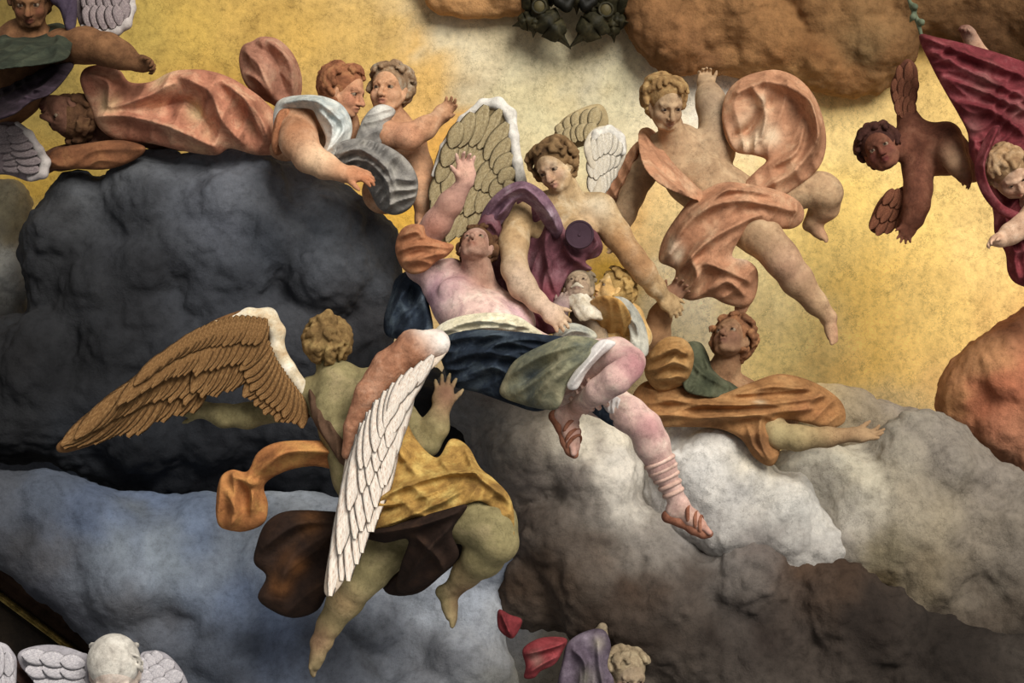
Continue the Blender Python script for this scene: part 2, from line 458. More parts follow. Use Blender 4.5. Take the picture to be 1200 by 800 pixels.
# ------------------------------------------------------------------ feathers
def _feather():
    n = 9; vt = []; fc = []
    prof = [.32, .62, .82, .95, 1, .98, .88, .66, .22]
    for i in range(n):
        x = i / (n - 1); w = prof[i] * .5; dz = .10 * math.sin(x * math.pi) - .05 * x
        for (b, c) in ((-1, 0), (-.5, .05), (0, .11), (.5, .05), (1, 0), (0, -.05)):
            vt.append((x, b * w, c * (1 - .5 * x) + dz * .6))
    for i in range(n - 1):
        for j in range(6):
            a, b = i * 6 + j, i * 6 + (j + 1) % 6; fc.append((a, b, b + 6, a + 6))
    return np.array(vt), np.array(fc)
FEATHER = {}
def feather(mat, base, tip, width, nrm, parent, off=0.0):
    if mat.name not in FEATHER:
        vt, fc = _feather(); FEATHER[mat.name] = raw_mesh('feather', vt, fc); FEATHER[mat.name].materials.append(mat)
    o = D.objects.new('feather', FEATHER[mat.name]); COL.objects.link(o); o.parent = parent
    d = np.asarray(tip) - np.asarray(base); Ln = np.linalg.norm(d); d = d / Ln; nrm = unit(np.asarray(nrm) - d * np.dot(nrm, d)); sd = np.cross(nrm, d)
    th = min(width, .05) * 1.0
    M = Matrix(((d[0] * Ln, sd[0] * width, nrm[0] * th, 0), (d[1] * Ln, sd[1] * width, nrm[1] * th, 0), (d[2] * Ln, sd[2] * width, nrm[2] * th, 0), (0, 0, 0, 1)))
    p = np.asarray(base) + nrm * off - wloc(parent); M.translation = Vector(p); o.matrix_local = M
    return o
def along(line, t):
    line = np.asarray(line, float); d = np.concatenate([[0], np.cumsum(np.linalg.norm(np.diff(line, axis=0), axis=1))]); t = t * d[-1]
    return np.array([np.interp(t, d, line[:, i]) for i in range(line.shape[1])])
def feather_row(mat, bases, tips, n, width, parent, nrm=V(0, 1, 0), jit=.05, off=0.0, flip=False, seed=3, tilt=0.12, step=.0015):
    """a row of overlapping feathers: roots along one line, tips along another (px, py, y)"""
    rr = random.Random(seed); bl = smooth_poly(bases, False, 6); tl = smooth_poly(tips, False, 6)
    for i in range(n):
        t = (i + .5) / n; b = P(*along(bl, t)); e = P(*along(tl, min(1, max(0, t + rr.uniform(-1, 1) * jit / n * 4))))
        e = b + (e - b) * (1 + rr.uniform(-jit, jit)); q = (n - i if flip else i) * step
        d = e - b; sd = unit(np.cross(nrm, d)); nn = unit(nrm + sd * tilt * (1 if flip else -1))
        feather(mat, b, e, width * sc(0) * rr.uniform(.9, 1.12), nn, parent, off + q)

# ------------------------------------------------------------------ clouds
def cloud(name, label, poly, mat, y, depth, lumps, rr_=(18, 40), seed=1, pig=None, vox=.018, disp=.03, rim=True, dome=90, extra=(), group=None, flat=1.0, freq=4.0, gain=1.0):
    r_ = random.Random(seed); B = Solid(vox, .06); pl = smooth_poly(poly, True, 5)
    B.sheet([tuple(p) for p in smooth_poly(poly, True, 2)], [(pl[:, 0].mean(), pl[:, 1].mean(), y)], t=depth * .55 / sc(y), edge=dome, smooth=False)
    x0, x1, z0, z1 = pl[:, 0].min(), pl[:, 0].max(), pl[:, 1].min(), pl[:, 1].max()
    if rim:
        per = np.concatenate([[0], np.cumsum(np.linalg.norm(np.diff(pl, axis=0), axis=1))])
        n = int(per[-1] / (rr_[0] * 1.0))
        for i in range(n):
            p = along(pl, (i + r_.random()) / n); r = r_.uniform(rr_[0], rr_[0] * .4 + rr_[1] * .6)
            # step inwards
            g = np.array([poly_sd(np.array([[p[0] + a]]), np.array([[p[1] + b]]), pl)[0, 0] for a, b in ((2, 0), (-2, 0), (0, 2), (0, -2))])
            d = np.array((g[0] - g[1], g[2] - g[3])); d = d / (np.linalg.norm(d) + 1e-6); q = p + d * r * .9
            B.c((q[0], q[1], y - r_.uniform(-.3, .45) * depth * .6, r))
    m = 0; it = 0
    while m < lumps and it < lumps * 40:
        it += 1; px, py = r_.uniform(x0, x1), r_.uniform(z0, z1); de = poly_sd(np.array([[px]]), np.array([[py]]), pl)[0, 0]
        r = r_.uniform(*rr_)
        if de < r * .9: continue
        m += 1; dm = math.sqrt(max(0, 1 - (1 - min(1, de / dome)) ** 2))
        B.c((px, py, y - depth * .5 * dm * flat + r_.uniform(-.02, .05), r))
    for e in extra: B.c(e)
    def dsp(vt, fc):
        nr = vnormals(vt, fc); nz = fbm(vt * freq, 4, seed) * disp * 1.1 + (np.abs(fbm(vt * freq * 2.6, 3, seed + 9)) - .25) * disp * 1.4
        return vt + nr * nz[:, None]
    o = grow(B, name, mat, None, 1, disp=dsp)
    if pig: pigment_and_shade(o, pig, seed, gain=gain)  # cloud colours carry painted light and shade besides their own greys
    return tag(o, label, 'cloud', group)
def vnormals(vt, fc):
    a, b, c, d = (vt[fc[:, i]] for i in range(4)); n = np.cross(c - a, d - b); out = np.zeros_like(vt)
    for i in range(4): np.add.at(out, fc[:, i], n)
    return out / (np.linalg.norm(out, axis=1)[:, None] + 1e-9)
def pigment_and_shade(o, pts, seed=0, pw=3.0, warp=.10, soft=18, gain=1.0):
    """lays several pigments (px, py, y, colour[, weight]) on one surface, each fading into the next; on clouds these paint light and shade too"""
    me = o.data; n = len(me.vertices); co = np.zeros(n * 3); me.vertices.foreach_get('co', co); co = co.reshape(-1, 3) + np.array(o.location)
    w3 = np.stack([fbm(co * 2.2, 4, seed + 5), fbm(co * 2.2, 4, seed + 15)], 1) * warp * 2.2 + np.stack([fbm(co * 9, 3, seed + 25), fbm(co * 9, 3, seed + 35)], 1) * warp * .6
    X, Z = co[:, 0] + w3[:, 0], co[:, 2] + w3[:, 1]
    tot = np.zeros(n); acc = np.zeros((n, 3))
    for q in pts:
        p = P(*q[:3]); w = (q[4] if len(q) > 4 else 1) / (((X - p[0]) ** 2 + (Z - p[2]) ** 2) + (soft * PXM) ** 2) ** (pw / 2)
        tot += w; acc += w[:, None] * np.array(lin(q[3]))
    pig = np.ones((n, 4)); pig[:, :3] = acc / tot[:, None] * gain
    me.attributes['pig'].data.foreach_set('color', pig.astype(np.float32).ravel())
# ------------------------------------------------------------------ the painted vault
CEIL_Y = 3.0
def build_vault():
    nx, nz = 190, 130; X = np.linspace(-6.2, 6.2, nx); Z = np.linspace(-4.4, 4.4, nz); vt = []; fc = []
    gx, gz = np.meshgrid(X, Z, indexing='ij')
    yy = CEIL_Y - .003 * gx ** 2 - .003 * gz ** 2                  # a shallow bowl
    vt = np.stack([gx, yy, gz], -1).reshape(-1, 3)
    i, j = np.meshgrid(np.arange(nx - 1), np.arange(nz - 1), indexing='ij'); a = (i * nz + j).ravel()
    fc = np.stack([a, a + nz, a + nz + 1, a + 1], 1)
    m = fresco('vault plaster', '#d8b868', '#e6d08c', speck=.55, bump=.35, crack=.5, sat=1.0)
    o = link('ceiling', raw_mesh('ceiling', vt, fc), m); o['kind'] = 'structure'  # the painted ceiling vault, stood upright behind the figures
    y = CEIL_Y
    pts = [(20, 20, '#6a5a30'), (150, 30, '#a8904c'), (230, 60, '#b89a50'), (330, 40, '#bf9c55'), (420, 55, '#c6a460'), (250, 130, '#b08c46'), (480, 90, '#d0a862'),
           (530, 60, '#cfc4a6'), (560, 110, '#cdc0a0'), (620, 80, '#c9c1a2'), (660, 130, '#cdc5a0'), (720, 90, '#d2caa8'), (700, 60, '#c4bda4'), (500, 160, '#cf9c50'), (520, 200, '#dcac4c'),
           (600, 150, '#cdc29a'), (660, 110, '#ccb98a', .6), (740, 170, '#d6c9a4'), (800, 90, '#e0d8c4'), (850, 110, '#ece6da'), (740, 250, '#d8a864'), (760, 300, '#e8c488'),
           (800, 250, '#e2c890'), (780, 390, '#ecdcb0'), (820, 360, '#f2e4c0'), (900, 330, '#f0dca0'), (960, 300, '#eccf80'), (1000, 250, '#e8c878'), (960, 180, '#e6cc88'), (1010, 340, '#eec870'),
           (1050, 400, '#ecc46c'), (980, 430, '#efc878'), (1100, 350, '#e9c678'), (1150, 300, '#e4c480'), (1190, 420, '#d6a868'), (1060, 300, '#ebcb7c'), (1000, 130, '#dcc184'), (1090, 120, '#d8b874'), (1070, 60, '#b89450'),
           (1130, 470, '#d8b070'), (930, 400, '#f0d890'), (1060, 470, '#dcc088'), (700, 330, '#c49a3c'), (740, 350, '#c89c40'), (480, 240, '#cda040'),
           (20, 90, '#7a6a38'), (30, 220, '#9a7c34'), (80, 220, '#8a7434'), (20, 270, '#a09068'), (15, 320, '#77736a'), (20, 400, '#2a2928'), (40, 480, '#201f20'), (10, 560, '#34363c'),
           (60, 580, '#3d4450'), (120, 610, '#4c5870'), (200, 610, '#61718e'), (180, 650, '#66717f'), (240, 640, '#7c8899'), (290, 660, '#7786a0'), (330, 740, '#6c7c9a'), (100, 660, '#4c4c4e'), (60, 700, '#2e3038'),
           (150, 720, '#3e4048'), (260, 740, '#3f434c'), (220, 780, '#42464f'), (20, 640, '#2c2c2e'), (430, 690, '#8a93a4'), (480, 690, '#9aa3b2'), (540, 700, '#9399a4'), (500, 730, '#7d838f'), (440, 750, '#565a64'),
           (380, 790, '#4e525c'), (480, 790, '#595a5e'), (560, 760, '#6e6c68'), (590, 790, '#77746a'), (600, 700, '#5f5f62'), (340, 590, '#9aa2ac'), (280, 590, '#828c9a'), (650, 780, '#4a443c'),
           (800, 700, '#3a2c24'), (1150, 760, '#2c241e'), (1000, 650, '#6a5a48')]
    pigment_and_shade(o, [(q[0], q[1], y, q[2], q[3] if len(q) > 3 else 1) for q in pts], 3, pw=3.4, warp=.16, soft=26)
    return o
build_vault()
# ------------------------------------------------------------------ clouds, their light and shade partly painted in as colour
CM = {k: fresco('cloud ' + k, *c, speck=.5, bump=.6, crack=cr) for k, c, cr in (
    ('storm', ('#2a2b2f', '#3c3f46', '#4a4f59'), .15), ('ochre', ('#6d451c', '#93622a', '#a98248'), .3), ('rust', ('#a4683a', '#b5733e', '#c08a58'), .3), ('white', ('#b9b4ac', '#d8d4cc', '#e6e0d2'), .4))}

cloud('storm_cloud', 'huge charcoal black cloud bank filling the upper left of the painted heaven',
      [(62, 226), (85, 205), (118, 215), (150, 190), (185, 178), (230, 182), (275, 176), (320, 184), (372, 200), (412, 228), (440, 246), (462, 282), (466, 330), (458, 380), (470, 420), (520, 440), (560, 470),
       (550, 520), (500, 560), (420, 600), (330, 575), (262, 582), (170, 584), (110, 560), (60, 540), (10, 540), (-60, 520), (-80, 440), (-40, 380), (30, 370), (25, 300), (32, 262)],
      CM['storm'], 1.3, .42, 120, (20, 50), 11, gain=.82,
      pig=[(60, 240, 1, '#3a3b3e'), (130, 200, 1, '#55585d'), (200, 190, 1, '#62666e'), (280, 190, 1, '#6a6e78'), (340, 215, 1, '#7b8089'), (400, 250, 1, '#636973'), (445, 280, 1, '#4f535a'), (250, 260, 1, '#4d515b'), (300, 290, 1, '#3f444d'),
           (150, 270, 1, '#34363b'), (80, 330, 1, '#252629'), (150, 350, 1, '#25262a'), (250, 340, 1, '#30333a'), (350, 330, 1, '#36383e'), (430, 360, 1, '#3a3a3e'), (380, 290, 1, '#4b4f57'), (100, 430, 1, '#1c1d20'), (30, 420, 1, '#1e1e20'), (220, 470, 1, '#222429'),
           (200, 540, 1, '#25282e'), (120, 545, 1, '#23262c'), (320, 540, 1, '#22242a'), (430, 420, 1, '#2a2b2f'), (500, 480, 1, '#26272a'), (20, 500, 1, '#202124'), (-40, 450, 1, '#262628')], disp=.028)
cloud('blue_catch_cloud', 'broad smooth slate blue cloud added to catch light in the lower left below the charcoal bank',  # added in front of the shadowed vault to catch the sunlight
      [(-120, 540), (-20, 556), (60, 556), (130, 575), (230, 585), (330, 580), (400, 590), (470, 640), (540, 640), (580, 620), (604, 640), (592, 690), (590, 740), (600, 800), (600, 900), (260, 900), (190, 830), (120, 760), (40, 690), (-60, 620), (-120, 590)],
      CM['storm'], 1.0, .26, 40, (30, 60), 5, gain=1.12,
      pig=[(10, 570, 1, '#3a3d44'), (60, 575, 1, '#444c5a'), (110, 600, 1, '#54627c'), (170, 600, 1, '#6a7c9c'), (220, 610, 1, '#7486a4'), (150, 640, 1, '#6c757f'), (210, 650, 1, '#78828c'), (260, 640, 1, '#8b97a8'), (290, 600, 1, '#98a2b0'), (340, 590, 1, '#a2aab4'), (280, 680, 1, '#7d90b2'), (230, 670, 1, '#687488'),
           (80, 650, 1, '#4c4c50'), (40, 640, 1, '#37373a'), (60, 690, 1, '#2c2e38'), (100, 720, 1, '#34363e'), (160, 700, 1, '#4c4d52'), (200, 700, 1, '#47484e'), (250, 720, 1, '#454a54'), (300, 750, 1, '#474d59'), (200, 760, 1, '#3c4048'), (270, 790, 1, '#464b56'), (340, 720, 1, '#7688a8'), (330, 760, 1, '#5c6880'),
           (380, 780, 1, '#50545e'), (430, 700, 1, '#99a2b2'), (470, 690, 1, '#a8b0bd'), (510, 720, 1, '#a3abb8'), (470, 740, 1, '#5f636c'), (430, 760, 1, '#55585f'), (520, 770, 1, '#62646a'), (540, 690, 1, '#9aa2b0'), (585, 650, 1, '#5c6678'), (570, 700, 1, '#a6aab0'), (570, 760, 1, '#84868a'), (590, 790, 1, '#7c7c78')],
      disp=.016, vox=.02, dome=120)
cloud('grey_wisp_cloud', 'small pale grey cloud at the left edge beside the charcoal bank',
      [(-60, 250), (-20, 225), (15, 215), (34, 240), (28, 270), (45, 300), (30, 350), (20, 390), (-40, 410), (-80, 340)],
      CM['white'], 1.9, .22, 14, (14, 26), 8, pig=[(5, 240, 1.6, '#9c9070'), (25, 290, 1.6, '#a9a8a2'), (5, 320, 1.6, '#8d8c88'), (20, 370, 1.6, '#4c4b4a'), (-20, 380, 1.6, '#3a3938')], disp=.02)
cloud('brown_cloud', 'massive brown and grey cloud carrying the reclining man',
      [(520, 450), (560, 436), (610, 448), (640, 462), (690, 480), (735, 500), (752, 540), (770, 590), (830, 618), (880, 600), (930, 604), (965, 640), (1010, 662), (1060, 700), (1120, 720), (1210, 735), (1260, 780), (1260, 900), (560, 900),
       (690, 800), (660, 740), (600, 722), (586, 690), (606, 640), (598, 590), (560, 550), (545, 500)],
      CM['storm'], .95, .42, 100, (24, 55), 21, gain=.9,
      pig=[(545, 450, 0, '#77787a'), (600, 462, 0, '#8e8d8a'), (575, 500, 0, '#7f7a76'), (560, 540, 0, '#6e6b6c'), (620, 500, 0, '#968e82'), (650, 520, 0, '#80756a'), (690, 500, 0, '#d8cfb8'), (715, 530, 0, '#ddd5c4'), (740, 570, 0, '#c9c3b9'), (735, 500, 0, '#e4d6a8'),
           (640, 570, 0, '#7a6f68'), (690, 570, 0, '#756b66'), (620, 620, 0, '#6d5f55'), (700, 630, 0, '#685a4f'), (760, 630, 0, '#7d766f'), (820, 640, 0, '#85807c'), (880, 625, 0, '#6d645f'), (900, 610, 0, '#5d524d'), (860, 680, 0, '#5f5853'), (650, 680, 0, '#4d3d30'), (740, 690, 0, '#463529'), (600, 700, 0, '#4c3a2c'),
           (960, 660, 0, '#4d392a'), (1010, 680, 0, '#3c2c20'), (830, 750, 0, '#2a221d'), (750, 760, 0, '#2c221b'), (920, 750, 0, '#2a221e'), (1050, 740, 0, '#261f1b'), (1150, 770, 0, '#241e1a'), (700, 730, 0, '#35281f'), (800, 700, 0, '#4a4039'), (880, 720, 0, '#3d3632')], disp=.032)
cloud('white_cloud', 'bright white billowing cloud behind the sandalled leg',
      [(768, 520), (785, 496), (815, 488), (850, 496), (880, 512), (898, 534), (915, 560), (940, 560), (960, 600), (990, 640), (960, 680), (860, 680), (790, 660), (766, 610), (758, 560)],
      CM['white'], .86, .32, 40, (14, 34), 31, gain=.86, pig=[(800, 505, .9, '#efece6'), (850, 505, .9, '#ece8e0'), (890, 535, .9, '#dfd5be'), (820, 550, .9, '#c9c6c2'), (870, 570, .9, '#b4b1ae'), (800, 600, .9, '#a09b98'), (930, 590, .9, '#bdbab4'), (900, 640, .9, '#807a76')], disp=.02, vox=.014)
cloud('pale_grey_cloud', 'pale grey cloud sloping down to the right edge under the outstretched arm',
      [(905, 545), (925, 530), (960, 524), (1000, 530), (1040, 500), (1080, 486), (1120, 500), (1160, 540), (1220, 570), (1290, 620), (1290, 800), (1100, 800), (1010, 720), (960, 670), (925, 620), (900, 580)],
      CM['white'], 1.05, .36, 70, (20, 42), 41, gain=.64, pig=[(920, 545, 1, '#e9e2d0'), (960, 540, 1, '#e6dfca'), (1000, 545, 1, '#d8ceb4'), (1060, 500, 1, '#a89f8e'), (1110, 520, 1, '#968c80'), (1170, 570, 1, '#958a7e'), (1050, 570, 1, '#b3a68e'), (980, 590, 1, '#c4bcae'), (1090, 600, 1, '#a89a80'), (1150, 630, 1, '#8c8070'),
           (1020, 630, 1, '#958869'), (1080, 660, 1, '#82735a'), (1190, 650, 1, '#7e7468'), (1160, 700, 1, '#5c5044'), (1100, 710, 1, '#4b3f35'), (1190, 730, 1, '#3c342e'), (960, 630, 1, '#a29a90'), (1010, 670, 1, '#6a5838')], disp=.026)
cloud('smoky_cloud', 'smoky dark grey cloud between the brown cloaked man and the yellow heaven',
      [(930, 470), (960, 455), (1000, 462), (1040, 478), (1090, 492), (1120, 520), (1090, 545), (1030, 540), (980, 530), (940, 510)],
      CM['white'], 1.5, .22, 16, (14, 26), 51, pig=[(960, 470, 1.5, '#b49c6c'), (1010, 485, 1.5, '#8c7c60'), (1060, 500, 1.5, '#80766a'), (1090, 520, 1.5, '#857c74')], disp=.022)
cloud('ochre_cloud', 'dark ochre cloud hanging along the top edge right of the bronze leaves',
      [(742, 45), (736, 10), (745, -60), (1000, -80), (1300, -60), (1290, 120), (1180, 80), (1090, 40), (1062, 70), (1040, 98), (985, 108), (930, 92), (880, 88), (830, 84), (786, 82), (762, 68)],
      CM['ochre'], 2.88, .14, 60, (20, 44), 61, pig=[(760, 30, 1, '#6e4a24'), (800, 60, 1, '#7c5024'), (850, 30, 1, '#7c522a'), (830, 75, 1, '#b07430'), (900, 50, 1, '#a0713a'), (950, 30, 1, '#8a5a26'), (940, 80, 1, '#a87c3e'), (1000, 60, 1, '#96682e'), (990, 98, 1, '#b8924c'), (1040, 40, 1, '#8c5c26'), (1010, 10, 1, '#6e4518'),
           (900, 10, 1, '#8e6230'), (1100, 20, 1, '#7c5426'), (1150, 20, 1, '#5c3c1a'), (1190, 30, 1, '#4a2e14'), (1070, 10, 1, '#7a6038')], disp=.025)
cloud('tawny_cloud', 'small tawny orange cloud at the top edge left of the bronze leaves',
      [(500, -60), (505, 2), (525, 12), (560, 18), (595, 14), (625, 8), (640, -50)], CM['ochre'], 2.9, .10, 12, (10, 18), 71, pig=[(520, 0, 1, '#b07a3a'), (560, 10, 1, '#b98a4c'), (600, 0, 1, '#8a5c2c')], disp=.02)
cloud('rust_cloud', 'rounded rust orange cloud at the right edge',
      [(1102, 470), (1110, 440), (1135, 408), (1165, 388), (1200, 366), (1260, 350), (1300, 420), (1290, 600), (1210, 580), (1170, 545), (1120, 505)],
      CM['rust'], 1.7, .4, 36, (22, 44), 81, pig=[(1120, 460, 1, '#a8743c'), (1150, 410, 1, '#bb824a'), (1190, 380, 1, '#b9764a'), (1170, 450, 1, '#a9592e'), (1190, 500, 1, '#a4603c'), (1170, 520, 1, '#a8734e'), (1200, 440, 1, '#9c5430'), (1190, 560, 1, '#94684c')], disp=.022)
# ------------------------------------------------------------------ pigments for the figures
EYE = fresco('eye paint', '#c9b8a4', speck=.2, bump=0, crack=0, fine=.2)
def skin(name, a, b, c=None, **k): return fresco(name, a, b, c, scale=k.pop('scale', 9), speck=k.pop('speck', .4), bump=k.pop('bump', .3), **k)
def cloth(name, a, b, c=None, **k): return fresco(name, a, b, c, scale=k.pop('scale', 6), speck=k.pop('speck', .42), bump=k.pop('bump', .35), streak=k.pop('streak', (1, 1, 1)), **k)

# ------------------------------------------------------------------ the angel seen from behind, lower left
t = thing('angel', 'angel seen from behind with one brown and one white wing in golden yellow drapery', 'angel', P(470, 700, -.2))
SK = skin('olive skin', '#6f6440', '#857a50', '#9a8a60')
B = Solid(.0055, .03)
# back and hips
B.e(398, 470, -.02, 40, 26, 34); B.c((398, 452, -.02, 30), (408, 500, -.04, 34), (428, 555, -.06, 38), (455, 595, -.06, 44)); B.c((368, 458, 0, 17), (432, 450, -.04, 19))
B.c((387, 440, .02, 15), (385, 412, .02, 17))                                 # neck
hd = Head(384, 402, .02, 62, V(-.25, -.75, .6), V(-.15, .45, .85)); hd.skull(B)
B.c((362, 460, .02, 17), (330, 478, .06, 15), (290, 487, .10, 14.5), (262, 487, .12, 13), (232, 478, .14, 9)); hand(B, P(236, 480, .14), V(-1, 0, .15), V(0, -1, .1), .16)
B.c((436, 452, -.04, 19), (468, 486, -.10, 18), (500, 518, -.16, 15.5)); B.c((500, 520, -.16, 15), (510, 500, -.17, 15.5), (518, 474, -.16, 10))
hand(B, P(519, 476, -.16), V(.08, .05, 1), V(.1, -.9, .1), .165, side=-1, spread=.2, curl=(.2, .2, .15, .15, .2))
B.e(382, 478, -.115, 13, 8, 20, k=.03); B.e(420, 474, -.125, 13, 8, 20, k=.03)
B.w([P(393, 452, -.185), P(400, 490, -.19), P(414, 545, -.215)], [.016, .02, .02], .05, True)
# near leg, bent
B.c((470, 598, -.08, 44), (530, 592, -.26, 42), (575, 615, -.38, 31), (585, 636, -.40, 23)); B.c((582, 634, -.40, 23), (566, 652, -.30, 24), (546, 672, -.20, 16), (531, 690, -.14, 11.5))
foot(B, P(527, 694, -.13), None, V(.42, .25, -.88), V(.85, .35, .35), .20)
# far leg, stretched down
B.c((458, 600, -.04, 40), (448, 640, -.06, 33), (432, 668, -.08, 25), (420, 684, -.08, 20)); B.c((420, 684, -.08, 20), (405, 702, -.02, 21), (386, 732, .02, 14), (375, 753, .04, 11))
foot(B, P(374, 754, .04), None, V(-.5, .1, -.86), V(-.6, -.5, .4), .19)
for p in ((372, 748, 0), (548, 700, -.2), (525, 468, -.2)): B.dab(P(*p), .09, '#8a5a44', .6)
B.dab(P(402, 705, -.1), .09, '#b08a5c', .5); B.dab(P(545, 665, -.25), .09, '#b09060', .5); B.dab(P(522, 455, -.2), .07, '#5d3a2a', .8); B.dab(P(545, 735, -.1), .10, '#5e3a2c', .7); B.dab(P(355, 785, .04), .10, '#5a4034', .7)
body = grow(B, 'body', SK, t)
HR = fresco('golden brown hair', '#5c431f', '#7d6030', '#a08448', scale=16, speck=.5, bump=.6)
hd.hair(t, HR, seed=4, n=120, rad=.055, front=.9, swirl=.10, bun=[(0, -.25, .45), (-.02, -.05, .66), (.12, .0, .70), (.18, -.1, .58), (.06, -.2, .5)])
GOLD = cloth('golden yellow cloth', '#5c3a10', '#a27a26', '#d0b254', scale=9, contrast=.9)
S = Solid(.006, .012)
S.sheet([(446, 468), (472, 486), (488, 515), (512, 536), (528, 514), (548, 522), (563, 548), (580, 562), (600, 588), (604, 640), (594, 622), (570, 590), (548, 590), (520, 605), (480, 622), (440, 620), (405, 648), (398, 600), (408, 545), (424, 505)],
        [(446, 470, -.20), (410, 560, -.26), (500, 600, -.42), (560, 575, -.46), (600, 630, -.42), (405, 640, -.26), (545, 520, -.2)], t=7, edge=9,
        folds=[([(412, 606), (460, 575), (520, 555), (565, 552)], 5, 9), ([(408, 632), (460, 612), (510, 590), (545, 572)], 5, 8), ([(420, 590), (470, 590), (520, 572)], 4, 6), ([(445, 480), (470, 530), (490, 556)], 7, 6), ([(425, 520), (440, 560), (430, 590)], 6, 6),
               ([(545, 520), (560, 555), (600, 590), (603, 632)], 5, 9), ([(515, 535), (530, 550), (560, 552)], 5, 7), ([(455, 545), (500, 540)], 6, -6), ([(440, 600), (500, 582)], 4, -6), ([(430, 620), (500, 606)], 4, -4)], rip=(70, 26, 3))
tun = grow(S, 'tunic', GOLD, t)
S = Solid(.006, .012)
DARKC = cloth('dark brown lining cloth', '#1e1410', '#2a1c15', '#3a2618', scale=5)
S.sheet([(300, 640), (312, 612), (340, 598), (400, 600), (440, 606), (500, 600), (560, 588), (598, 600), (604, 645), (575, 640), (548, 650), (520, 672), (490, 695), (455, 696), (440, 676), (420, 700), (390, 690), (372, 715), (345, 724), (320, 716), (302, 700), (312, 675), (298, 660)],
        [(310, 640, .06), (400, 640, .08), (480, 650, .04), (590, 620, -.1), (350, 715, .1)], t=14, edge=16, folds=[([(330, 700), (345, 650), (395, 620)], 14, 12), ([(310, 640), (350, 612), (400, 608)], 10, 10), ([(450, 690), (490, 650), (540, 620)], 12, 12)], rip=(40, 50, 6))
S.dab(P(345, 660, 0), .05, '#8a5212', .8); S.dab(P(328, 685, 0), .05, '#8a5212', .7); S.dab(P(365, 612, 0), .05, '#7a4a14', .7)
S.sheet([(424, 626), (470, 612), (520, 597), (548, 592), (530, 622), (538, 650), (516, 674), (486, 692), (464, 692), (470, 660), (478, 632), (450, 636)], [(430, 625, -.30), (480, 620, -.40), (540, 600, -.47), (480, 685, -.22)], t=7, edge=9, folds=[([(440, 624), (490, 615), (535, 600)], 5, 7), ([(476, 680), (500, 645), (530, 615)], 6, 8), ([(490, 630), (512, 650), (520, 668)], 5, 6)])
grow(S, 'cloak', DARKC, t)
SCARF = cloth('orange scarf cloth', '#7d4616', '#a5651f', '#c08a34', scale=6)
S = Solid(.006, .012)
S.sheet([(412, 520), (408, 552), (370, 546), (335, 552), (310, 568), (314, 590), (310, 612), (290, 622), (272, 622), (256, 615), (253, 590), (258, 560), (272, 550), (290, 552), (302, 530), (325, 518), (365, 516)],
        [(400, 535, -.03), (330, 535, -.06), (285, 575, .0), (265, 615, .04)], t=12, edge=14, folds=[([(405, 530), (340, 528), (300, 556)], 8, 9), ([(275, 556), (300, 566), (305, 560)], 6, 8), ([(268, 575), (280, 600), (272, 615)], 8, 8), ([(300, 572), (296, 600)], 6, 7)], rip=(20, 24, 4))
grow(S, 'scarf', SCARF, t)
# strap of cloth on the left flank
S = Solid(.006, .012); S.sheet([(362, 455), (378, 478), (400, 508), (412, 530), (404, 548), (384, 520), (366, 490)], [(365, 470, -.10), (405, 530, -.17)], t=8, edge=8, rip=(0, 14, 3))
grow(S, 'sash', cloth('plum brown cloth', '#4a3424', '#5e4430'), t)
# brown wing
WB = fresco('tawny feather', '#5a3a16', '#7f5826', '#a88048', scale=14, speck=.5, bump=.5, streak=(1, 1, 1), crack=0)
WBL = fresco('pale wing edge', '#b08a58', '#d0c0a0', '#e6e0d2', scale=10, speck=.4, crack=0)
WBB = fresco('wing underlayer brown', '#5c3c18', '#7d5424', crack=0)
S = Solid(.007, .02)
S.sheet([(364, 470), (345, 440), (326, 420), (328, 385), (312, 364), (288, 362), (245, 378), (200, 412), (150, 455), (90, 502), (66, 522), (80, 530), (150, 506), (215, 480), (262, 440), (300, 455), (340, 488), (362, 490)], [(360, 475, .02), (300, 400, -.04), (200, 450, .02), (70, 525, .10)], t=7, edge=12)
wl = grow(S, 'wing', WBB, t, label='tawny brown wing spread to the left')
S = Solid(.006, .02); S.c((356, 458, -.02, 9), (336, 432, -.05, 10), (324, 408, -.07, 9), (325, 388, -.08, 9), (314, 372, -.08, 11), (292, 370, -.07, 9), (255, 382, -.05, 7), (205, 415, -.02, 6), (150, 458, .0, 5), (95, 502, .05, 5))
grow(S, 'wing_edge', WBL, wl)
up = [(322, 400, -.08), (300, 378, -.08), (240, 390, -.06), (190, 430, -.03), (140, 470, 0)]
feather_row(WB, [(250, 400, -.05), (215, 418, -.04), (185, 440, -.03), (150, 465, 0)], [(232, 480, -.02), (190, 492, -.01), (150, 510, .02), (66, 524, .09)], 15, 26, wl, seed=5, off=.012)
feather_row(WB, [(262, 385, -.06), (225, 402, -.05), (190, 425, -.03), (140, 462, 0)], [(225, 472, -.04), (190, 470, -.03), (150, 484, 0), (92, 512, .05)], 15, 22, wl, seed=6, off=.03)
feather_row(WB, [(318, 385, -.08), (290, 380, -.08), (255, 392, -.06)], [(280, 455, -.06), (255, 462, -.05), (225, 462, -.04)], 10, 22, wl, seed=7, off=.035)
feather_row(WB, [(352, 462, -.04), (338, 440, -.06), (322, 415, -.08)], [(358, 500, -.04), (325, 492, -.05), (285, 462, -.06)], 11, 20, wl, seed=8, off=.02)
feather_row(WB, [(345, 450, -.05), (328, 425, -.07), (318, 398, -.08)], [(338, 492, -.05), (305, 466, -.06), (282, 432, -.07)], 10, 18, wl, seed=9, off=.04)
feather_row(WB, [(320, 382, -.09), (280, 375, -.08), (230, 395, -.06), (180, 430, -.03)], [(300, 425, -.08), (250, 435, -.07), (195, 448, -.05), (140, 478, -.01)], 22, 16, wl, seed=10, off=.05)
